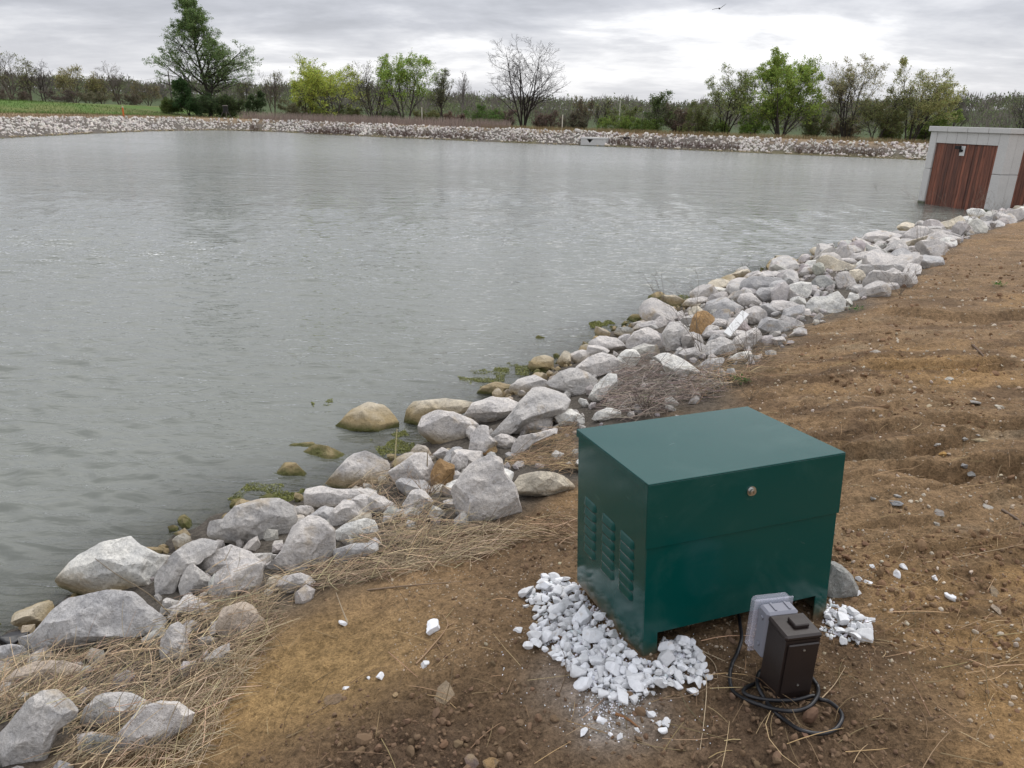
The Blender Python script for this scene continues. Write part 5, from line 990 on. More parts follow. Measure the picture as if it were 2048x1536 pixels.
mb = MB(); mb.cyl((CW * .505, -e, CH - .085), (CW * .505, -e - .004, CH - .085), .0175, 28); mb.cyl((CW * .505, -e - .0041, CH - .085), (CW * .505, -e - .013, CH - .085), .0125, 28, .0120); mb.cyl((CW * .505, -e - .0131, CH - .085), (CW * .505, -e - .0145, CH - .085), .0085, 20)
lk = mb.build('lock', m_chrome, cab, smooth=False); mb = MB(); mb.box((CW * .505 - .001, -e - .0152, CH - .089), (CW * .505 + .001, -e - .0146, CH - .081)); mb.build('keyhole', m_dark, lk)
# louvres: raised rounded hoods on the left side
def hood(y, z, L=.096, H=.033, D=.010):
    V, Fl = [], []; nu, nv_ = 12, 7
    for i in range(nu + 1):
        for j in range(nv_ + 1):
            u = -1 + 2 * i / nu; v = j / nv_; yy = u * L / 2; end = max(0, 1 - abs(u) ** 8) ** .5
            prof = math.sin(min(1, v * 1.25) * math.pi / 2) if v < .8 else 1.0
            V.append((-(D * (1 - v) ** .5 * end + .0004) if True else 0, y + yy, z + (v - .5) * H * (0.75 + .25 * end)))
    for i in range(nu):
        for j in range(nv_): a = i * (nv_ + 1) + j; Fl.append((a, a + 1, a + nv_ + 2, a + nv_ + 1))
    # the open lower lip
    V += [(-.0004, y - L / 2, z - .5 * H), (-.0004, y + L / 2, z - .5 * H)]; n0 = len(V) - 2; Fl.append(tuple([i * (nv_ + 1) for i in range(nu + 1)]) + (n0 + 1, n0))
    return V, Fl
ncol = [(.138, .17, 6, .104), (.285, .205, 6, .102), (.443, .24, 6, .100)]
for (yc, z0_, n, L_) in ncol:
    for k in range(n):
        V, Fl = hood(yc, .205 + k * .0400 if True else z0_, L_); mb = MB(); mb.add(V, Fl); mb.build('louvre', m_green, cab, smooth=True)

# ------------------------------------------------------------------ brown outlet pedestal
Wp, Dp, Hp = .118, .103, .257
ped = empty('outlet_pedestal', (0.868, 1.948, 0.66), math.radians(12.4), label='small dark brown power outlet pedestal in front of the green cabinet', category='outlet box')
mb = MB(); mb.add([(0.000, 0.0, -.06), (Wp, 0, -.06), (Wp, Dp, -.06), (0, Dp, -.06), (0, 0, Hp - .02), (Wp, 0, Hp - .02), (Wp, Dp, Hp - .02), (0, Dp, Hp - .02)], [(0, 1, 2, 3), (4, 5, 6, 7), (0, 1, 5, 4), (1, 2, 6, 5), (2, 3, 7, 6), (3, 0, 4, 7)])
mb.build('post', m_brownbox, ped)
mb = MB(); mb.box((-.004, -.004, Hp - .0195), (Wp + .004, Dp + .004, Hp), .006); cp = mb.build('cap', m_brownbox, ped)
mb = MB(); mb.box((Wp * .36, Dp * .28, Hp + .0005), (Wp * .80, Dp * .72, Hp + .014), .003); mb.build('knockout_plug', m_brownbox, cp)
mb = MB(); mb.box((.008, -.0085, .042), (Wp - .004, -.0005, Hp - .030), .0035); cv_ = mb.build('cover_plate', m_brownbox, ped)
for zq in (Hp - .052, .072):
    mb = MB(); mb.cyl((Wp * .52, -.0086, zq), (Wp * .52, -.0105, zq), .0042, 14); mb.box((Wp * .52 - .003, -.0112, zq - .0006), (Wp * .52 + .003, -.0106, zq + .0006)); mb.build('screw', m_chrome, cv_)
cv0 = MB(); x0, x1, z0, z1 = -.004, .108, .085, .262
cv0.box((x0, Dp + .0045, z0), (x1, Dp + .062, z1), .008); gb = cv0.build('outlet_housing', m_greybox, ped)
for (sx, sz_) in ((x0, z1 - .03), (x0, z0 + .045)):
    mb = MB(); mb.cyl((sx - .0005, Dp + .030, sz_), (sx - .007, Dp + .030, sz_), .007, 14); mb.build('screw_boss', m_greybox, gb)
for sx in (x0 + .035, x0 + .085):
    mb = MB(); mb.box((sx - .004, Dp + .015, z1 + .0005), (sx + .004, Dp + .055, z1 + .004), .001); mb.build('rib', m_greybox, gb)
mb = MB(); mb.box((x0 - .014, Dp + .0625, z0 - .012), (x1 + .014, Dp + .070, z1 + .012), .003); mb.build('flange', m_clear, ped)
mb = MB(); mb.box((x0 - .011, Dp + .0705, z0 - .010), (x1 + .011, Dp + .104, z1 + .010), .012); mb.build('clear_cover', m_clear, ped)

# ------------------------------------------------------------------ cable lying in loops round the pedestal
cp_ = np.array([150,330, 172,450, 185,580, 150,700, 105,790, 85,900, 110,1010, 180,1075, 260,1125, 420,1190, 620,1222, 770,1180, 850,1080, 862,1000, 830,935, 760,880, 600,860, 420,860, 335,890, 330,990, 400,1110, 480,1200, 560,1270, 700,1370, 870,1415, 1000,1385, 1065,1290, 1045,1205, 960,1120, 880,1090, 820,1065, 640,1112, 430,1120, 270,1095, 205,1050, 225,1000, 300,960, 360,930], float).reshape(-1, 2)
pp = cp_ / 4.389 + np.array([1440, 1150]); G_, _ = hit_ground(pp[:, 0], pp[:, 1], .010)
def catmull(P, m=10):
    P = np.vstack([2 * P[0] - P[1], P, 2 * P[-1] - P[-2]]); o = []
    for i in range(1, len(P) - 2):
        for t in np.linspace(0, 1, m, endpoint=False):
            a, b, c, d = P[i - 1:i + 3]; o.append(.5 * ((2 * b) + (c - a) * t + (2 * a - 5 * b + 4 * c - d) * t * t + (3 * b - a - 3 * c + d) * t ** 3))
    o.append(P[-2]); return np.array(o)
cb = catmull(G_); cb[:, 2] = np.maximum(ground_h(cb[:, 0], cb[:, 1]) + .006, cb[:, 2]); cb[:, 2] += .006 * (1 + np.sin(np.linspace(0, 30, len(cb))))
V, Fq, _c = tubes(cb[None], np.full((1, len(cb)), .0065), 10); link('power_cable', new_mesh('power_cable', V, Fq, True), m_cable, label='black rubber cable lying in loops round the foot of the brown pedestal', category='cable')

# ------------------------------------------------------------------ white stones round the cabinet
CR3 = (1020, 1120, 4.043)
pileL = np.array([225,170,260,120,450,135,560,190,640,310,760,430,880,560,960,720,1080,820,1200,850,1260,790,1220,640,1340,640,1460,630,1520,720,1600,850,1610,960,1500,1000,1380,1000,1200,1020,1080,1060,960,1100,800,1130,700,1060,600,1010,540,930,460,850,350,770,330,700,250,700,110,660,120,640,250,580,210,470,220,400,190,340,90,310,100,260,160,240,230,260], float).reshape(-1, 2) / CR3[2] + np.array(CR3[:2])
pileR = np.array([1655,1200,1700,1215,1745,1245,1725,1290,1690,1285,1655,1272,1640,1262], float).reshape(-1, 2)
SL = []
for s in range(9):
    r = np.random.default_rng(900 + s); S, Fc = ICO[3]; Rr = np.ones(len(S)) * 1.02
    for k in range(10):
        n = r.normal(size=3); n /= np.linalg.norm(n); dp = S @ n; Rr = np.minimum(Rr, np.where(dp > .05, r.uniform(.42, .78) / np.maximum(dp, .05), 9))
    Q = S * Rr[:, None] * 1.2 * np.array([r.uniform(1.0, 1.45), r.uniform(.8, 1.0), r.uniform(.55, .8)]); Q += S * (fbm(Q[:, 0] * 2 + s, Q[:, 1] * 2, Q[:, 2] * 2, seed=s, octs=2) * .05)[:, None]
    me = new_mesh('white_stone', Q, Fc, True); me.materials.append(m_white); sharpen(me, 18); SL.append(me)
def stone(x, y, z, rad, r, label, group=None, flat=True):
    o = bpy.data.objects.new('white_stone', SL[r.integers(len(SL))]); COL.objects.link(o); o.location = (x, y, z); o.rotation_euler = (r.uniform(-.6, .6), r.uniform(-.6, .6), r.uniform(0, 6.28)); o.scale = (rad,) * 3
    o['label'] = label; o['category'] = 'stone'
    if group: o['group'] = group
    return o
r = np.random.default_rng(55); cnt = 0
cabM = cab.matrix_world.inverted()
def under_cab(x, y, z, pad):
    v = cabM @ Vector((x, y, z)); return -pad < v.x < CW + pad and 0.02 - pad * .5 < v.y < CDp + pad
for poly, want, lab, grp in ((pileL, 262, None, None), (pileR, 22, 'white stone in the small heap at the right front leg of the green cabinet', 'white stones at the right front leg')):
    pts = np.zeros((0, 4)); tries = 0
    x0, y0 = poly.min(0); x1, y1 = poly.max(0)
    while len(pts) < want and tries < 30000:
        tries += 1; q = np.array([r.uniform(x0, x1), r.uniform(y0, y1)])
        if not inside(q[0], q[1], poly): continue
        sp_ = float(np.clip(r.lognormal(math.log(10.5), .36), 5.0, 20)) * (0.85 if poly is pileR else 1)
        if len(pts) and (np.hypot(pts[:, 0] - q[0], (pts[:, 1] - q[1]) * 1.25) < (pts[:, 2] + sp_) * .66).any():
            if tries < 16000 or (np.hypot(pts[:, 0] - q[0], (pts[:, 1] - q[1]) * 1.25) < (pts[:, 2] + sp_) * .48).any(): continue
        pts = np.vstack([pts, [q[0], q[1], sp_, r.uniform(0, 1)]])
    G_, dp_ = hit_ground(pts[:, 0], pts[:, 1], .020)
    for (qx, qy, sp_, u_), g, dpt in zip(pts, G_, dp_):
        rad = sp_ * dpt / F_PX; z = g[2] - .020 + rad * .35 + .018 * u_
        if under_cab(g[0], g[1], z, rad * .75):
            v = cabM @ Vector((g[0], g[1], z))
            if v.y > .1 or rad > .018: continue
        l, gr_ = lab, grp
        if l is None:
            if qx > 1318: l, gr_ = 'white stone in the heap between the cabinet corner leg and the pedestal', 'white stones in front of the corner leg'
            elif qy > 1300: l, gr_ = 'white stone at the front foot of the heap below the cabinet corner', 'white stones at the foot of the heap'
            elif qy < 1200: l, gr_ = 'white stone at the rear end of the heap along the louvred side of the cabinet', 'white stones at the rear of the heap'
            else: l, gr_ = 'white stone in the middle of the heap along the louvred side of the cabinet', 'white stones in the middle of the heap'
        stone(g[0], g[1], z, rad, r, l, gr_); cnt += 1
print('white stones', cnt)
# a bed of smaller chips fills the gaps
chips = []
for poly, n in ((pileL, 3600), (pileR, 320)):
    x0, y0 = poly.min(0); x1, y1 = poly.max(0); q = np.column_stack([r.uniform(x0, x1, n), r.uniform(y0, y1, n)]); q = q[inside(q[:, 0], q[:, 1], poly, 0.97)]; G_, dp_ = hit_ground(q[:, 0], q[:, 1]); chips.append(np.column_stack([G_, r.uniform(.003, .014, len(q))]))
q = np.column_stack([r.normal(1222, 38, 420), r.normal(1412, 24, 420)]); G_, dp_ = hit_ground(q[:, 0], q[:, 1]); chips.append(np.column_stack([G_, r.uniform(.0012, .0045, len(q))]))
q = np.column_stack([r.uniform(1000, 1460, 200), r.uniform(1150, 1500, 200)]); G_, dp_ = hit_ground(q[:, 0], q[:, 1]); chips.append(np.column_stack([G_, r.uniform(.001, .0035, len(q))]))
chips = np.vstack(chips); rockpile('stone_chips', chips[:, :3] + np.array([0, 0, .002]), chips[:, 3], 12, 0, np.array([0.78, 0.79, 0.82]), m_clod, kind='stuff')
LOOSE = [(865, 1257, 15, 'largest loose white stone, alone on the orange soil between the straw and the cabinet'), (688, 1248, 8, 'loose white stone lying in the fork of a bent straw'), (849, 1329, 10, 'loose white stone above the dark clods, next to a thin twig'),
 (691, 1378, 7, 'small white stone at the left edge of the dark clods'), (762, 1354, 9, 'half-buried white stone in the dark clods'), (737, 1357, 4, 'tiny white chip beside the half-buried white stone'), (1036, 1263, 8, 'loose white stone left of the heap, just above a second small one'), (1066, 1258, 9, 'flat white stone left of the heap'),
 (1052, 1214, 6, 'small white stone below the upper left tip of the heap'), (1168, 1466, 9, 'loose white stone with a hole at the bottom edge, left of two chips'), (1221, 1471, 5, 'small white chip at the bottom edge, the left of two'), (1241, 1476, 8, 'flat white chip at the bottom edge, the right of two'),
 (1203, 1441, 9, 'white stone with a brown stain below the stone dust'), (1320, 1450, 8, 'white stone in the group of three below the heap, the left one'), (1333, 1447, 11, 'white stone in the group of three below the heap, the right one'), (1325, 1462, 10, 'white stone in the group of three below the heap, the lowest'),
 (1301, 1429, 9, 'loose egg-shaped white stone above the group of three'), (1275, 1461, 6, 'small white stone left of the group of three'), (1382, 1385, 13, 'flat white splinter lying right of the heap foot'), (1305, 1387, 7, 'white stone at the lower rim of the heap right of the dust'),
 (1745, 1133, 6, 'small white stone right of the leaning slab, left one of the upper pair'), (1808, 1136, 7, 'small white stone on the bare soil, right one of the upper pair'), (1792, 1150, 8, 'white stone just below the upper pair right of the cabinet'), (1870, 1157, 6, 'single white chip farther right on the bare soil'), (1904, 1197, 11, 'flat white stone lying alone on the soil near the right edge'),
 (1716, 1160, 8, 'white chip leaning at the top of the olive-grey slab'), (1737, 1167, 7, 'white chip just right of the olive-grey slab'), (1714, 1188, 7, 'white chip at the foot of the olive-grey slab'), (1740, 1241, 8, 'outermost white stone of the small heap right of the cabinet')]
r = np.random.default_rng(8)
for x, y, s, l in LOOSE:
    g, dp_ = hit_ground([x], [y]); rad = s * dp_[0] / F_PX; stone(g[0][0], g[0][1], g[0][2] + rad * .25, rad, r, l)
# natural pebbles on the slope
PEB = [(1897, 760, 9, (0.6, .57, .5), 'rounded cream pebble in the middle of the slope'), (1752, 705, 10, (.5, .45, .38), 'pale flat stone on the slope right of the brushwood'), (1950, 805, 12, (.45, .43, .4), 'flat grey stone above the gully'), (1997, 815, 8, (.6, .56, .48), 'cream pebble right of the flat grey stone'),
 (1929, 878, 8, (.5, .48, .44), 'pale pebble just above the long gully'), (1954, 871, 6, (.5, .48, .44), 'small pebble right of the pale pebble above the gully'), (1964, 882, 14, (.45, .36, .22), 'flat yellowish stone on the lip of the gully'), (1875, 889, 8, (.6, .58, .54), 'whitish pebble left above the gully'), (1928, 933, 10, (.33, .33, .33), 'grey pebble just below the gully'),
 (1943, 948, 14, (.42, .42, .4), 'flat grey stone under the grey pebble below the gully'), (1976, 1016, 13, (.48, .45, .4), 'wedge of pale stone at the right edge of the slope'), (1880, 1028, 12, (.36, .33, .3), 'tilted grey flake right of the cabinet'), (1872, 1049, 7, (.55, .5, .42), 'round tan pebble under the tilted grey flake'),
 (1790, 1008, 14, (.35, .35, .35), 'long flat grey flake right of the cabinet lid edge'), (1793, 992, 7, (.45, .44, .42), 'small grey stone above the long flat flake'), (1745, 998, 7, (.5, .48, .44), 'small pale stone left of the long flat flake'), (1989, 1184, 18, (.36, .27, .17), 'smooth brown cobble near the right edge'), (1990, 1217, 12, (.5, .4, .3), 'flat pinkish stone under the smooth brown cobble'),
 (1709, 924, 9, (.45, .38, .28), 'tan stone beside the right corner of the lid'), (1695, 1065, 10, (.25, .16, .1), 'reddish clod at the right side of the cabinet'), (789, 1392, 8, (.42, .3, .17), 'small ochre stone left of the dark clods'), (1887, 908, 14, (.5, .30, .10), 'bright ochre lump in the gully wall'), (663, 1402, 22, (.30, .21, .13), 'flat cracked slab of dry clay left of the clods'), (888, 1388, 24, (.32, .25, .17), 'crusted pale slab of dry clay in the clods'), (943, 1522, 20, (.18, .13, .11), 'dark purplish clod at the bottom edge'), (983, 1525, 18, (.30, .2, .1), 'cracked yellow-brown clod at the bottom edge')]
for x, y, s, c, l in PEB:
    g, dp_ = hit_ground([x], [y]); rad = s * dp_[0] / F_PX; o = bpy.data.objects.new('stone', LIB[int(x) % len(LIB)]); COL.objects.link(o); o.location = (g[0][0], g[0][1], g[0][2] + rad * .08); o.rotation_euler = (r.uniform(-.2, .2), r.uniform(-.2, .2), r.uniform(0, 6.28))
    o.scale = (rad, rad * .85, rad * (.45 if s > 11 else .7)); o.color = (*[v * .8 for v in c], 1); o['label'] = l; o['category'] = 'stone' if 'clod' not in l and 'clay' not in l else 'clod'
# soil clods and grit: beyond counting
def scatter_px(n, x0, x1, y0, y1, r): return np.column_stack([r.uniform(x0, x1, n), r.uniform(y0, y1, n)])
r = np.random.default_rng(99); X = r.uniform(-1.6, 3.2, 46000); Y = r.uniform(1.2, 4.6, 46000); h_, d_ = smooth_h(X, Y); dz, cz = zone_fields(X, Y, d_)
kp = (dz > .6) & (r.uniform(size=len(X)) < (.02 + .62 * cz ** 1.3)) ; X, Y, cz = X[kp], Y[kp], cz[kp]; S_ = np.clip(r.lognormal(math.log(.0062), .55, len(X)), .003, .026) * (.55 + .6 * cz)
inc = np.array([not under_cab(a, b, .62, 0.0) for a, b in zip(X, Y)]); X, Y, S_, cz = X[inc], Y[inc], S_[inc], cz[inc]
tint = np.where(r.uniform(size=(len(X), 1)) < .12, np.array([[.24, .14, .07]]), np.array([[.105, .064, .040]]))[:, None] * np.ones((1, 1, 1))
rockpile('soil_clods', np.column_stack([X, Y, ground_h(X, Y) + S_ * .25]), S_, 13, 1, np.array([0.165, 0.110, 0.070]), m_clod, kind='stuff'); print('clods', len(X))
qn = 11000; th_ = r.uniform(-10, 44, qn); R_ = np.exp(r.uniform(math.log(2.2), math.log(17), qn)); X = np.sin(np.radians(th_)) * R_; Y = np.cos(np.radians(th_)) * R_; dz, cz = zone_fields(X, Y, smooth_h(X, Y)[1]); kp = dz > .8; X, Y, R_ = X[kp], Y[kp], R_[kp]
S_ = r.uniform(.0012, .0034, len(X)) * (1 + R_ * .28) * np.where(r.uniform(size=len(X)) < .06, 2.2, 1)
rockpile('grit', np.column_stack([X, Y, ground_h(X, Y) + S_ * .2]), S_, 14, 0, np.array([0.42, 0.34, 0.25]), m_clod, kind='stuff')

qn = 9000; th_ = r.uniform(8, 44, qn); R_ = np.exp(r.uniform(math.log(2.4), math.log(13), qn)); X = np.sin(np.radians(th_)) * R_; Y = np.cos(np.radians(th_)) * R_; dz, cz = zone_fields(X, Y, smooth_h(X, Y)[1])
kp = (dz > .85) & (fbm(X * 1.1, Y * 4.2, seed=131, octs=3) + r.normal(0, .15, qn) > .12); X, Y, R_ = X[kp], Y[kp], R_[kp]; inc = np.array([not under_cab(a, b, .62, 0.0) for a, b in zip(X, Y)]); X, Y, R_ = X[inc], Y[inc], R_[inc]; S_ = np.clip(r.lognormal(math.log(.008), .5, len(X)), .003, .03) * (.8 + R_ * .06)
rockpile('slope_crumbs', np.column_stack([X, Y, ground_h(X, Y) + S_ * .2]), S_, 15, 1, np.array([0.215, 0.135, 0.080]), m_clod, kind='stuff'); print('crumbs', len(X))
qn = 900; th_ = r.uniform(12, 44, qn); R_ = np.exp(r.uniform(math.log(2.6), math.log(14), qn)); X = np.sin(np.radians(th_)) * R_; Y = np.cos(np.radians(th_)) * R_; dz, cz = zone_fields(X, Y, smooth_h(X, Y)[1]); kp = (dz > .9) & (vnoise(X * .8, Y * 2.4, seed=5) > -.1); X, Y, R_ = X[kp], Y[kp], R_[kp]; S_ = r.uniform(.004, .013, len(X)) * (.7 + R_ * .10)
rockpile('slope_gravel', np.column_stack([X, Y, ground_h(X, Y) + S_ * .15]), S_, 16, 1, np.array([0.52, 0.45, 0.36]), m_clod, kind='stuff')

# ------------------------------------------------------------------ dead straw and brush
bpy.context.view_layer.update(); DG_ = bpy.context.evaluated_depsgraph_get()
def stalks(name, zones, seed, matl=m_straw, tint=(.37, .285, .185), over=True, rad=.00115, **props):
    """zones: list of (outline in picture points, number, length, lift, mean heading or None, spread)"""
    r = np.random.default_rng(seed); PP, RR, CC = [], [], []
    for poly, n, Ls, lift, head, spr in zones:
        poly = np.array(poly, float).reshape(-1, 2); x0, y0 = poly.min(0); x1, y1 = poly.max(0); q = scatter_px(int(n * 2.6), x0, x1, y0, y1, r); q = q[inside(q[:, 0], q[:, 1], poly)][:n]
        G_, dp_ = hit_ground(q[:, 0], q[:, 1]); 
        for k, g in enumerate(G_):
            z = g[2]
            if over:
                hit, loc, *_ = SC.ray_cast(DG_, Vector((g[0], g[1], 3.0)), Vector((0, 0, -1)))
                if hit:
                    if loc.z > g[2] + .035 and r.uniform() < .9: continue
                    z = min(loc.z, g[2] + .16)
            L = r.uniform(*Ls); a = r.uniform(0, 6.28) if head is None else r.normal(head, spr); tilt = abs(r.normal(0, .18)) + (r.uniform(.3, 1.1) if r.uniform() < .07 else 0)
            d = np.array([math.cos(a) * math.cos(tilt), math.sin(a) * math.cos(tilt), math.sin(tilt)]); b = np.array([-math.sin(a), math.cos(a), 0]) * r.normal(0, .12) * L
            st = np.array([g[0], g[1], z + r.uniform(0, lift)]) - d * L * .5 * np.array([1, 1, 0]); t_ = np.linspace(0, 1, 5)[:, None]
            kink = np.array([-math.sin(a), math.cos(a), r.normal(0, .3)]) * (r.normal(0, .10) * L if r.uniform() < .5 else 0)
            PP.append(st + d * L * t_ + b * (t_ * (1 - t_) * 2) + kink * np.clip(t_ - r.uniform(.3, .7), 0, 1) - np.array([0, 0, 1]) * (L * .12 * t_ * t_)); RR.append(np.full(5, rad * r.uniform(.5, 1.5)) * np.array([1, 1, .95, .8, .5])); CC.append(np.array(tint) * np.clip(r.lognormal(-.12, .42), .25, 1.9) * (1 + r.normal(size=3) * .05))
    V, Fq, C = tubes(np.array(PP), np.array(RR), 3, np.clip(CC, .01, .8)); return link(name, new_mesh(name, V, Fq, True, C), matl, **props)
Z1 = [330,1240, 440,1190, 560,1180, 560,1260, 520,1330, 470,1400, 400,1536, 130,1536, 150,1440, 60,1420, 0,1440, 0,1360, 120,1330, 230,1290, 330,1290]
stalks('straw_litter', [(Z1, 2300, (.05, .26), .05, .9, .75), ([520,1180, 700,1110, 780,1040, 900,1040, 1010,1060, 1060,1080, 960,1120, 760,1160, 600,1190], 1500, (.05, .24), .035, .25, .7), ([700,960, 860,930, 900,1040, 780,1060, 700,1020], 500, (.06, .25), .06, .8, .9),
  ([0,1330, 150,1310, 130,1440, 0,1440], 500, (.06, .25), .07, 1.2, .8), ([420,1180, 560,1180, 540,1240, 420,1250], 300, (.05, .2), .03, .7, .5)], 3, kind='stuff')
stalks('dead_grass', [([1010,940, 1080,880, 1150,850, 1152,950, 1060,935], 900, (.05, .2), .04, .1, .6), ([1480,700, 1560,690, 1530,750, 1400,800, 1350,760], 600, (.08, .28), .05, .6, .7), ([1040,1050, 1150,1020, 1152,1090, 1040,1080], 160, (.06, .25), .02, -.3, .5)], 4, tint=(.34, .24, .145), kind='stuff')
stalks('brushwood', [([1195,800, 1240,740, 1300,720, 1420,760, 1450,790, 1330,830, 1230,850], 1500, (.06, .3), .10, .3, .9)], 5, tint=(.27, .22, .185), rad=.0016, kind='stuff')
stalks('scattered_straw', [([560,1200, 1040,1080, 1040,1250, 1400,1536, 480,1536], 80, (.04, .22), .008, .4, 1.2), ([1480,780, 2048,500, 2048,1400, 1700,1300, 1700,900, 1500,810], 330, (.05, .26), .012, .3, .7), ([1380,1280, 2048,1250, 2048,1536, 1300,1536], 90, (.04, .25), .008, .6, 1.0), ([1560,680, 1900,500, 2048,450, 2048,560, 1700,640], 520, (.08, .35), .03, .5, .8), ([1440,700, 1700,640, 1600,760, 1450,790], 260, (.06, .25), .02, .3, .6)], 6, tint=(.30, .21, .12), over=False, kind='stuff')
# single bold stalks
def stalk(name, pts, rad, col, label, lifts=None, category='stalk'):
    P = np.array(pts, float).reshape(-1, 2); lf = np.zeros(len(P)) if lifts is None else np.array(lifts, float); G_, dp_ = hit_ground(P[:1, 0], P[:1, 1]); base = G_[0]; dep0 = dp_[0]; out_ = []
    for (x, y), l in zip(P, lf):
        if lifts is None: g, _ = hit_ground([x], [y], .004); out_.append(g[0])
        else:
            d = rays([x], [y])[0]; out_.append(d * (dep0 * (1 + l)) + np.array([0, 0, EYE]))
    C = catmull(np.array(out_), 6); V, Fq, Cc = tubes(C[None], np.linspace(rad, rad * .45, len(C))[None], 5, [col]); return link(name, new_mesh(name, V, Fq, True, Cc), m_straw, label=label, category=category)
stalk('straw_stalk', [352, 1240, 300, 1190, 235, 1150, 190, 1117], .003, (.20, .16, .11), 'dark slanting dead stalk rising over the long bluish boulder', [0, -.02, -.04, -.05])
stalk('straw_stalk', [695, 1245, 683, 1215, 672, 1185], .0035, (.42, .34, .24), 'bent pale straw standing beside a loose white stone', [0, 0, 0])
stalk('reed_stalk', [789, 960, 791, 905, 794, 858], .006, (.42, .36, .2), 'thick upright yellowish reed stalk between the humped boulder and the water', [0, 0, 0])
stalk('reed_stalk', [852, 975, 854, 940, 855, 905], .006, (.2, .16, .1), 'thick brown reed stub in front of the blocky chipped boulder', [0, 0, 0])
stalk('twig', [832, 1328, 858, 1300, 895, 1252, 885, 1228], .0035, (.30, .2, .12), 'long bent twig lying below the largest loose white stone')
stalk('twig', [895, 1252, 950, 1228], .0025, (.30, .2, .12), 'short side twig running right from the long bent twig')
stalk('twig', [1232, 1428, 1255, 1438, 1278, 1456], .006, (.22, .11, .05), 'short reddish brown stick beside the white stone dust')
stalk('twig', [918, 1034, 990, 1050, 1060, 1072, 1148, 1087], .006, (.34, .26, .17), 'long pale stick lying from the straw towards the cabinet')
stalk('twig', [735, 1180, 830, 1170, 924, 1163], .004, (.22, .16, .11), 'straight grey-brown stick on the soil edge of the straw')
stalk('straw_stalk', [1405, 1300, 1413, 1370, 1408, 1440, 1400, 1500], .0022, (.42, .33, .22), 'long pale straw hanging down from the white heap near the pedestal')
stalk('straw_stalk', [1402, 1302, 1430, 1330, 1437, 1380], .0018, (.42, .33, .22), 'shorter pale straw curving right of the long hanging one')
stalk('straw_stalk', [1400, 1300, 1440, 1318, 1492, 1340], .0025, (.42, .33, .22), 'pale straw pointing from the white heap at the pedestal')
stalk('straw_stalk', [1850, 1125, 1950, 1108, 2048, 1088], .0022, (.40, .3, .19), 'very long thin straw on the bare soil at the right edge')
stalk('straw_stalk', [1640, 1400, 1668, 1370, 1690, 1335], .002, (.40, .3, .19), 'thin branched straw right of the cable loops')
stalk('twig', [1945, 690, 1965, 710, 1980, 735], .010, (.12, .08, .055), 'dark stick lying on the upper slope near the right edge')
stalk('twig', [2005, 1020, 2030, 1035, 2050, 1050], .008, (.16, .12, .09), 'dark root end at the right edge of the soil')
# thin leafless weeds
def weed(px, py, h_px, spread, seed, label, n=5, col=(.13, .10, .08), lean=0.0, water=None):
    r = np.random.default_rng(seed); G_, dp_ = hit_ground([px], [py], water=water); b = G_[0]; k = dp_[0] / F_PX; H = h_px * k; d0 = np.column_stack([r.normal(lean, spread, n), r.normal(0, spread * .6, n), np.ones(n)]); d0 /= np.linalg.norm(d0, axis=1, keepdims=True)
    L = H * r.uniform(.6, 1.05, n); P, DD, RR = grow_level(np.repeat(b[None], n, 0), d0, L, np.full(n, .0028 + .0004 * k), 7, .10, .0, r, .35); V1, F1, C1 = tubes(P, RR, 4, np.repeat([col], n, 0))
    a1, b1, l1, r1 = spawn(P, DD, RR, L, 6, .3, 1, (25, 55), .35, .6, r); P1, D1, R1 = grow_level(a1, b1, l1, np.maximum(r1, .0012), 4, .12, .02, r, .5); V2, F2, C2 = tubes(P1, R1, 3, np.repeat([col], len(P1), 0))
    a2, b2, l2, r2 = spawn(P1, D1, R1, l1, 3, .3, 1, (25, 55), .45, .7, r); Pq, D2_, R2_ = grow_level(a2, b2, l2, np.maximum(r2, .001), 3, .12, .02, r, .5); V3, F3, C3 = tubes(Pq, R2_, 3, np.repeat([col], len(Pq), 0))
    V = np.vstack([V1, V2, V3]); Fq = np.vstack([F1, F2 + len(V1), F3 + len(V1) + len(V2)]); return link('dry_weed', new_mesh('dry_weed', V - b, Fq, True, np.vstack([C1, C2, C3])), m_straw, label=label, category='weed').__setattr__('location', tuple(b))
weed(1405, 715, 190, .22, 1, 'tall leafless weed with long bare stems rising from the rocks behind the brushwood', 4, (.19, .16, .13), -.45)
weed(1330, 640, 120, .25, 2, 'smaller dark leafless weed at the water by the yellow-stained rock', 4, (.12, .10, .08), -.15)
weed(1835, 500, 130, .16, 3, 'thin pale leafless weed on the rocks just left of the pump house', 5, (.24, .20, .17), -.05)
weed(1925, 470, 90, .25, 4, 'spreading leafless weed in front of the pump house timber wall', 5, (.20, .17, .13))
weed(1990, 455, 80, .15, 5, 'upright leafless weed in front of the concrete pier', 4, (.22, .18, .14))
weed(1800, 590, 80, .35, 6, 'low tangled leafless weed at the soil edge near the flat dark slab', 7, (.18, .15, .12))
weed(1500, 735, 110, .45, 7, 'low weed with curved grey stems in front of the rounded grey rocks', 6, (.20, .17, .14), .2)
weed(1755, 385, 28, .35, 8, 'small bare twig sticking out of the open water left of the pump house', 3, (.08, .07, .06), -.3, water=0)
weed(1490, 540, 22, .5, 9, 'dark broken twigs in the water at the far part of the rocks', 4, (.05, .045, .04), .4, water=0)
weed(1290, 830, 60, .5, 10, 'dark dry weed in the brushwood behind the cabinet top', 7, (.12, .09, .075))
weed(855, 1000, 70, .35, 12, 'brown dry weed left of the wedge-shaped boulder', 6, (.25, .18, .12))
weed(1500, 800, 60, .5, 13, 'dry weed on the slope just behind the cabinet lid', 5, (.2, .15, .1))
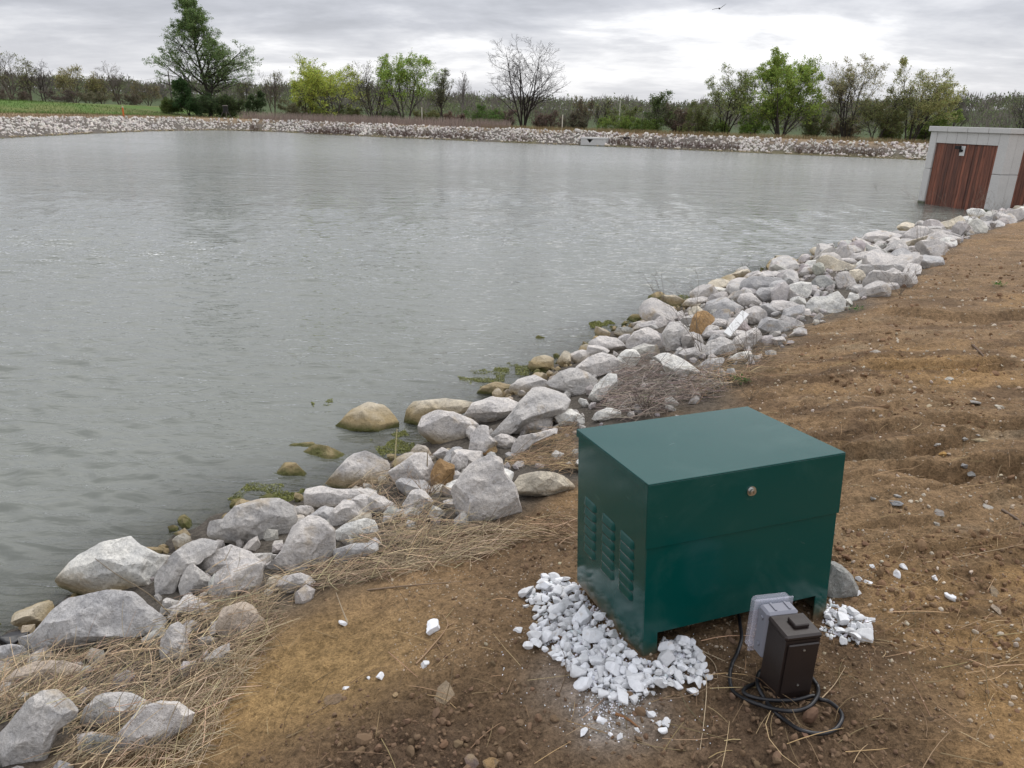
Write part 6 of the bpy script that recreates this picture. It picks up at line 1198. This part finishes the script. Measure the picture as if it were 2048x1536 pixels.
# green seedlings
def sprout(px, py, s_px, n, seed, label):
    r = np.random.default_rng(seed); G_, dp_ = hit_ground([px], [py]); b = G_[0]; s = s_px * dp_[0] / F_PX; V = []
    for k in range(n):
        a = r.uniform(0, 6.28); u = np.array([math.cos(a), math.sin(a), r.uniform(.1, .8)]); u /= np.linalg.norm(u); v_ = np.cross(u, [0, 0, 1.0]); c = u * s * r.uniform(.15, .9); l = s * r.uniform(.25, .45); V += [c, c + u * l * .5 + v_ * l * .22, c + u * l, c + u * l * .5 - v_ * l * .22]
    V = np.array(V) + np.array([0, 0, .004]); o = link('green_sprout', new_mesh('green_sprout', V, np.arange(len(V)).reshape(-1, 4), False, np.repeat(np.array([[.06, .16, .03]]) * r.uniform(.6, 1.3, (n, 1)), 4, 0)), m_leaf, label=label, category='sprout'); o.location = tuple(b)
sprout(1997, 573, 16, 60, 1, 'low bright green weed on the bare slope near the right edge'); sprout(790, 1147, 9, 14, 2, 'tiny green leaf cluster in the straw left of the cabinet'); sprout(1480, 765, 22, 70, 3, 'patch of short green weeds at the brushwood edge'); sprout(1300, 810, 18, 60, 4, 'thin green grass in the brushwood'); sprout(370, 1490, 14, 24, 5, 'small green leaf at the edge of the cracked boulder'); sprout(1712, 622, 16, 50, 6, 'small green tuft at the foot of the big blocky white boulder')
# floating algae at the water's edge
def algae(zones, seed):
    r = np.random.default_rng(seed); VV = []; CC = []
    for poly, n, hz_ in zones:
        poly = np.array(poly, float).reshape(-1, 2); x0, y0 = poly.min(0); x1, y1 = poly.max(0); n = n * 5; q = scatter_px(int(n * 2.5), x0, x1, y0, y1, r); q = q[inside(q[:, 0], q[:, 1], poly)][:n]; D = rays(q[:, 0], q[:, 1]); t_ = -EYE / D[:, 2]; P = D * t_[:, None] + np.array([0, 0, EYE])
        nz = vnoise(P[:, 0] * 9, P[:, 1] * 9, seed=4); P = P[nz > -.05]; m_ = len(P); P[:, 2] = np.abs(r.normal(0, hz_ * .5, m_)) - .004
        u = r.normal(size=(m_, 3)); u[:, 2] *= .4; u /= np.linalg.norm(u, axis=1, keepdims=True); v_ = np.cross(u, r.normal(size=(m_, 3))); v_ /= np.linalg.norm(v_, axis=1, keepdims=True); s = r.uniform(.0015, .006, (m_, 1)) * (1 + np.linalg.norm(P[:, :2], axis=1, keepdims=True) * .06)
        VV.append(np.stack([P + u * s, P + v_ * s * .6, P - u * s, P - v_ * s * .6], 1).reshape(-1, 3)); CC.append(np.repeat(np.array([[.20, .21, .065]]) * r.uniform(.5, 1.4, (m_, 1)), 4, 0))
    V = np.vstack(VV); link('algae', new_mesh('algae', V, np.arange(len(V)).reshape(-1, 4), False, np.clip(np.vstack(CC), .01, .5)), m_weed, kind='stuff')
algae([([455,1000, 500,965, 560,955, 620,985, 600,1005, 500,1010], 3200, .012), ([740,880, 810,860, 850,900, 800,935, 760,910], 2000, .01), ([910,745, 960,740, 1080,720, 1060,760, 960,775, 920,760], 2600, .014), ([1170,645, 1220,640, 1240,655, 1180,655], 900, .01), ([1330,590, 1380,590, 1370,620, 1320,620], 900, .012), ([1400,575, 1450,560, 1440,585, 1400,592], 600, .01), ([620,800, 665,795, 665,810, 625,812], 200, .004), ([640,935, 700,925, 690,945], 500, .01)], 2)
# reddish dead weeds along the far water line, and the tall dead grass behind it
def far_grass(name, n, x0, x1, q0, q1, hh, tint, seed, clump=0.0, hmul=None):
    r = np.random.default_rng(seed); PP, RR, CC = [], [], []; th_ = None
    X = r.uniform(x0, x1, n * 6); Y = np.interp(X, [-37, -33, -17, -1, 7.3, 20, 32, 38], [88, 90, 83, 76.5, 74, 69, 64.3, 60]) + r.uniform(q0, q1, n * 6); d = sdist(X, Y); kp = (d > q0 * .9) & (d < q1)
    if clump: kp &= vnoise(X * .45, X * 0, seed=seed) > clump
    X, Y = X[kp][:n], Y[kp][:n]; n = len(X); b = np.column_stack([X, Y, ground_h(X, Y)]); H = r.uniform(*hh, n); d0 = np.column_stack([r.normal(0, .22, n), r.normal(0, .2, n), np.ones(n)]); P = b[:, None] + d0[:, None] * (H[:, None] * np.linspace(0, 1, 3)[None])[..., None]
    V, Fq, C = tubes(P, np.repeat(np.array([[.010, .008, .004]]), n, 0), 3, np.array(tint)[None] * r.uniform(.6, 1.35, (n, 1))); link(name, new_mesh(name, V, Fq, False, C), m_straw, kind='stuff')
far_grass('dead_weeds', 2600, -30, 30, -.2, .9, (.15, .75), (.105, .062, .05), 61, clump=-.05)
far_grass('tall_dead_grass', 9000, -33, -1, 3.6, 9.5, (.15, .95), (.30, .235, .20), 62)
far_grass('short_dead_grass', 7000, -4, 36, 3.5, 6.5, (.12, .4), (.25, .19, .10), 63)
# grass texture on the green field
r = np.random.default_rng(64); n = 16000; X = r.uniform(-75, -28, n); Y = r.uniform(55, 108, n); d = sdist(X, Y); kp = d > 3.6; X, Y, d = X[kp], Y[kp], d[kp]; n = len(X); b = np.column_stack([X, Y, ground_h(X, Y)]); P = b[:, None] + (np.column_stack([r.normal(0, .3, n), r.normal(0, .3, n), np.ones(n)]))[:, None] * (r.uniform(.06, .24, n)[:, None] * np.linspace(0, 1, 2)[None])[..., None]
gk = sstep(7, 13, d + 3.2 * fbm(X * .13, Y * .13, seed=121, octs=4))[:, None]; V, Fq, C = tubes(P, np.repeat(np.array([[.022, .006]]), n, 0), 3, (np.array([[.26, .19, .11]]) * (1 - gk) + np.array([[.095, .155, .035]]) * gk) * r.uniform(.6, 1.3, (n, 1))); link('field_grass', new_mesh('field_grass', V, Fq, False, C), m_straw, kind='stuff')

# ------------------------------------------------------------------ small things far and near
def at(px, dist, py=None, z=None):
    d = rays([px], [py if py is not None else 240])[0]; s = dist / d[1]; return np.array([d[0] * s, dist, EYE + d[2] * s if z is None else z])
b = at(246, 82, 222); b[2] = ground_h(b[:1], b[1:2])[0]; mk = empty('marker_post', tuple(b), label='orange marker post with a pale cap on the green field', category='marker post'); m_or = simple('orange_plastic', (.55, .13, .02), .5); m_tan = simple('pale_cap', (.45, .38, .28), .6)
mb = MB(); mb.cyl((0, 0, -.2), (0, 0, .85), .075, 12); mb.build('post', m_or, mk); mb = MB(); mb.cyl((0, 0, .851), (0, 0, 1.02), .10, 12, .06); mb.build('cap', m_tan, mk)
b0 = at(344, 150, 200); b0[2] = ground_h(b0[:1], b0[1:2])[0]; H = at(337, 150, 142)[2] - b0[2]; m_pole = simple('weathered_pole', (.10, .085, .075), .9)
up = empty('utility_pole', tuple(b0), label='slim wooden utility pole carrying wires left of the tallest tree', category='utility pole'); mb = MB(); mb.cyl((0, 0, -.3), (-.15, 0, H), .16, 10, .10); mb.build('pole', m_pole, up); mb = MB(); mb.box((-.15 - .7, -.06, H - .9), (-.15 + .7, .06, H - .75)); mb.build('crossarm', m_pole, up)
for zz_ in (H - .7, H - 1.9, H - 2.2):
    A_ = np.array([b0[0] - .15, b0[1], b0[2] + zz_]); B_ = at(150, 150, 158)
    B_[2] = A_[2] - .2; t_ = np.linspace(0, 1, 12)[:, None]; Pw = A_ + (B_ - A_) * t_ - np.array([0, 0, 1.2]) * (4 * t_ * (1 - t_)); V, Fq, _c = tubes(Pw[None], np.full((1, 12), .022), 3); link('overhead_wire', new_mesh('overhead_wire', V, Fq, True), m_pole, label=f"{'upper' if zz_ == H - .7 else 'middle' if zz_ == H - 1.9 else 'lower'} overhead wire running left from the utility pole", category='wire')
m_wp = simple('pale_post', (.52, .50, .42), .7)
for x, y0, y1, dist, lab in ((844, 214, 241, 90, 'thin pale post left of the narrow grey-green tree'), (1124, 229, 259, 84, 'thin white post behind the far bank right of the tall bare tree'), (1240, 200, 215, 120, 'thin grey pole far off above the overflow box')):
    a, b = at(x, dist, y1), at(x - 1, dist, y0); b_z = ground_h(a[:1], a[1:2])[0]; mb = MB(); mb.cyl((0, 0, b_z - a[2] - .1), (0, 0, b[2] - a[2]), .055, 8); o = mb.build('post', m_wp, None, label=lab, category='post'); o.location = tuple(a)
# game feeder on legs
b = at(452, 97, 232); b[2] = ground_h(b[:1], b[1:2])[0]; fd = empty('game_feeder', tuple(b), label='dark barrel feeder standing on splayed legs at the end of the green field', category='feeder'); hF = at(452, 97, 212)[2] - b[2]
mb = MB(); mb.cyl((0, 0, hF * .42), (0, 0, hF * 1.0), .30, 14); mb.build('barrel', m_dark, fd); mb = MB(); mb.cyl((0, 0, hF * 1.001), (0, 0, hF * 1.06), .36, 14, .25); mb.build('barrel_lid', m_pole, fd)
for k in range(4):
    a = k * math.pi / 2 + .5; mb = MB(); mb.cyl((.26 * math.cos(a), .26 * math.sin(a), hF * .55), (.75 * math.cos(a), .75 * math.sin(a), -.1), .035, 6); mb.build('leg', m_pole, fd)
# white plank in the rocks
g, dp_ = hit_ground([1472], [648], .32); mb = MB(); mb.box((-.15, -.035, -.015), (.15, .035, .015), .003); o = mb.build('plank', simple('white_paint', (.72, .72, .70), .6, 0, .1), None, label='short white plank wedged among the pale rocks', category='plank'); o.location = tuple(g[0]); o.rotation_euler = (.5, -.55, .75)
# lump of rock on the crest of the far bank
P_, _ = hit_ground([1156], [266]); o = bpy.data.objects.new('rock', LIB[3]); COL.objects.link(o); o.location = (P_[0][0], P_[0][1], P_[0][2] + .2); o.scale = (.32, .3, .36); o.color = (.55, .52, .48, 1); o['label'] = 'single larger pale rock on the crest of the far bank left of the overflow box'; o['category'] = 'rock'
g, dp_ = hit_ground([22], [1278], .06); o = bpy.data.objects.new('plastic_scrap', free_rock(77, 3)); COL.objects.link(o); o.data.materials.append(m_cable); o.location = tuple(g[0]); o.scale = (.075, .045, .05); o.rotation_euler = (.3, .2, .6); o['label'] = 'crumpled black plastic scrap at the water by the left edge'; o['category'] = 'plastic scrap'
g, dp_ = hit_ground([1253], [276], .1); mb = MB(); mb.cyl((-.28, 0, 0), (.28, .05, .02), .10, 14); mb.cyl((0, 0, -.4), (0, 0, -.05), .05, 8); o = mb.build('drain_pipe', m_dark, None, label='short black pipe among the far bank rocks right of the overflow box', category='pipe'); o.location = tuple(g[0])
# bird
b = at(1439, 60, 17); bd = empty('bird', tuple(b), math.radians(70), label='dark bird gliding high in the grey sky with raised wings', category='bird'); m_bird = simple('dark_feather', (.03, .03, .035), .8)
r_ = MB(); S, Fc = ICO[2]; r_.add(S * np.array([.20, .055, .055]), [tuple(f) for f in Fc]); r_.build('body', m_bird, bd, smooth=True); mb = MB(); mb.add([(-.16, 0, .0), (-.32, .07, 0), (-.34, 0, .01), (-.32, -.07, 0), (-.16, 0, -.012)], [(0, 1, 2), (0, 2, 3), (4, 2, 1), (4, 3, 2)]); mb.build('tail', m_bird, bd)
for s, up_ in ((1, .10), (-1, .42)):
    mb = MB(); V = []
    for k, (u_, c_) in enumerate(((0, .10), (.18, .095), (.36, .07), (.52, .012))):
        y_ = s * (u_ * (1 - up_ * .6) + .03); z_ = u_ * up_ * (1.3 if s < 0 else 1) - (u_ ** 2) * (.5 if s > 0 else 0); V += [(c_, y_, z_), (-c_, y_, z_), (0, y_, z_ + .018)]
    Fw = []
    for k in range(3):
        for a, c in ((0, 1), (1, 2), (2, 0)): Fw.append((3 * k + a, 3 * k + c, 3 * k + 3 + c, 3 * k + 3 + a))
    Fw += [(0, 1, 2), (9, 11, 10)]; mb.add(V, Fw); mb.build('wing', m_bird, bd)
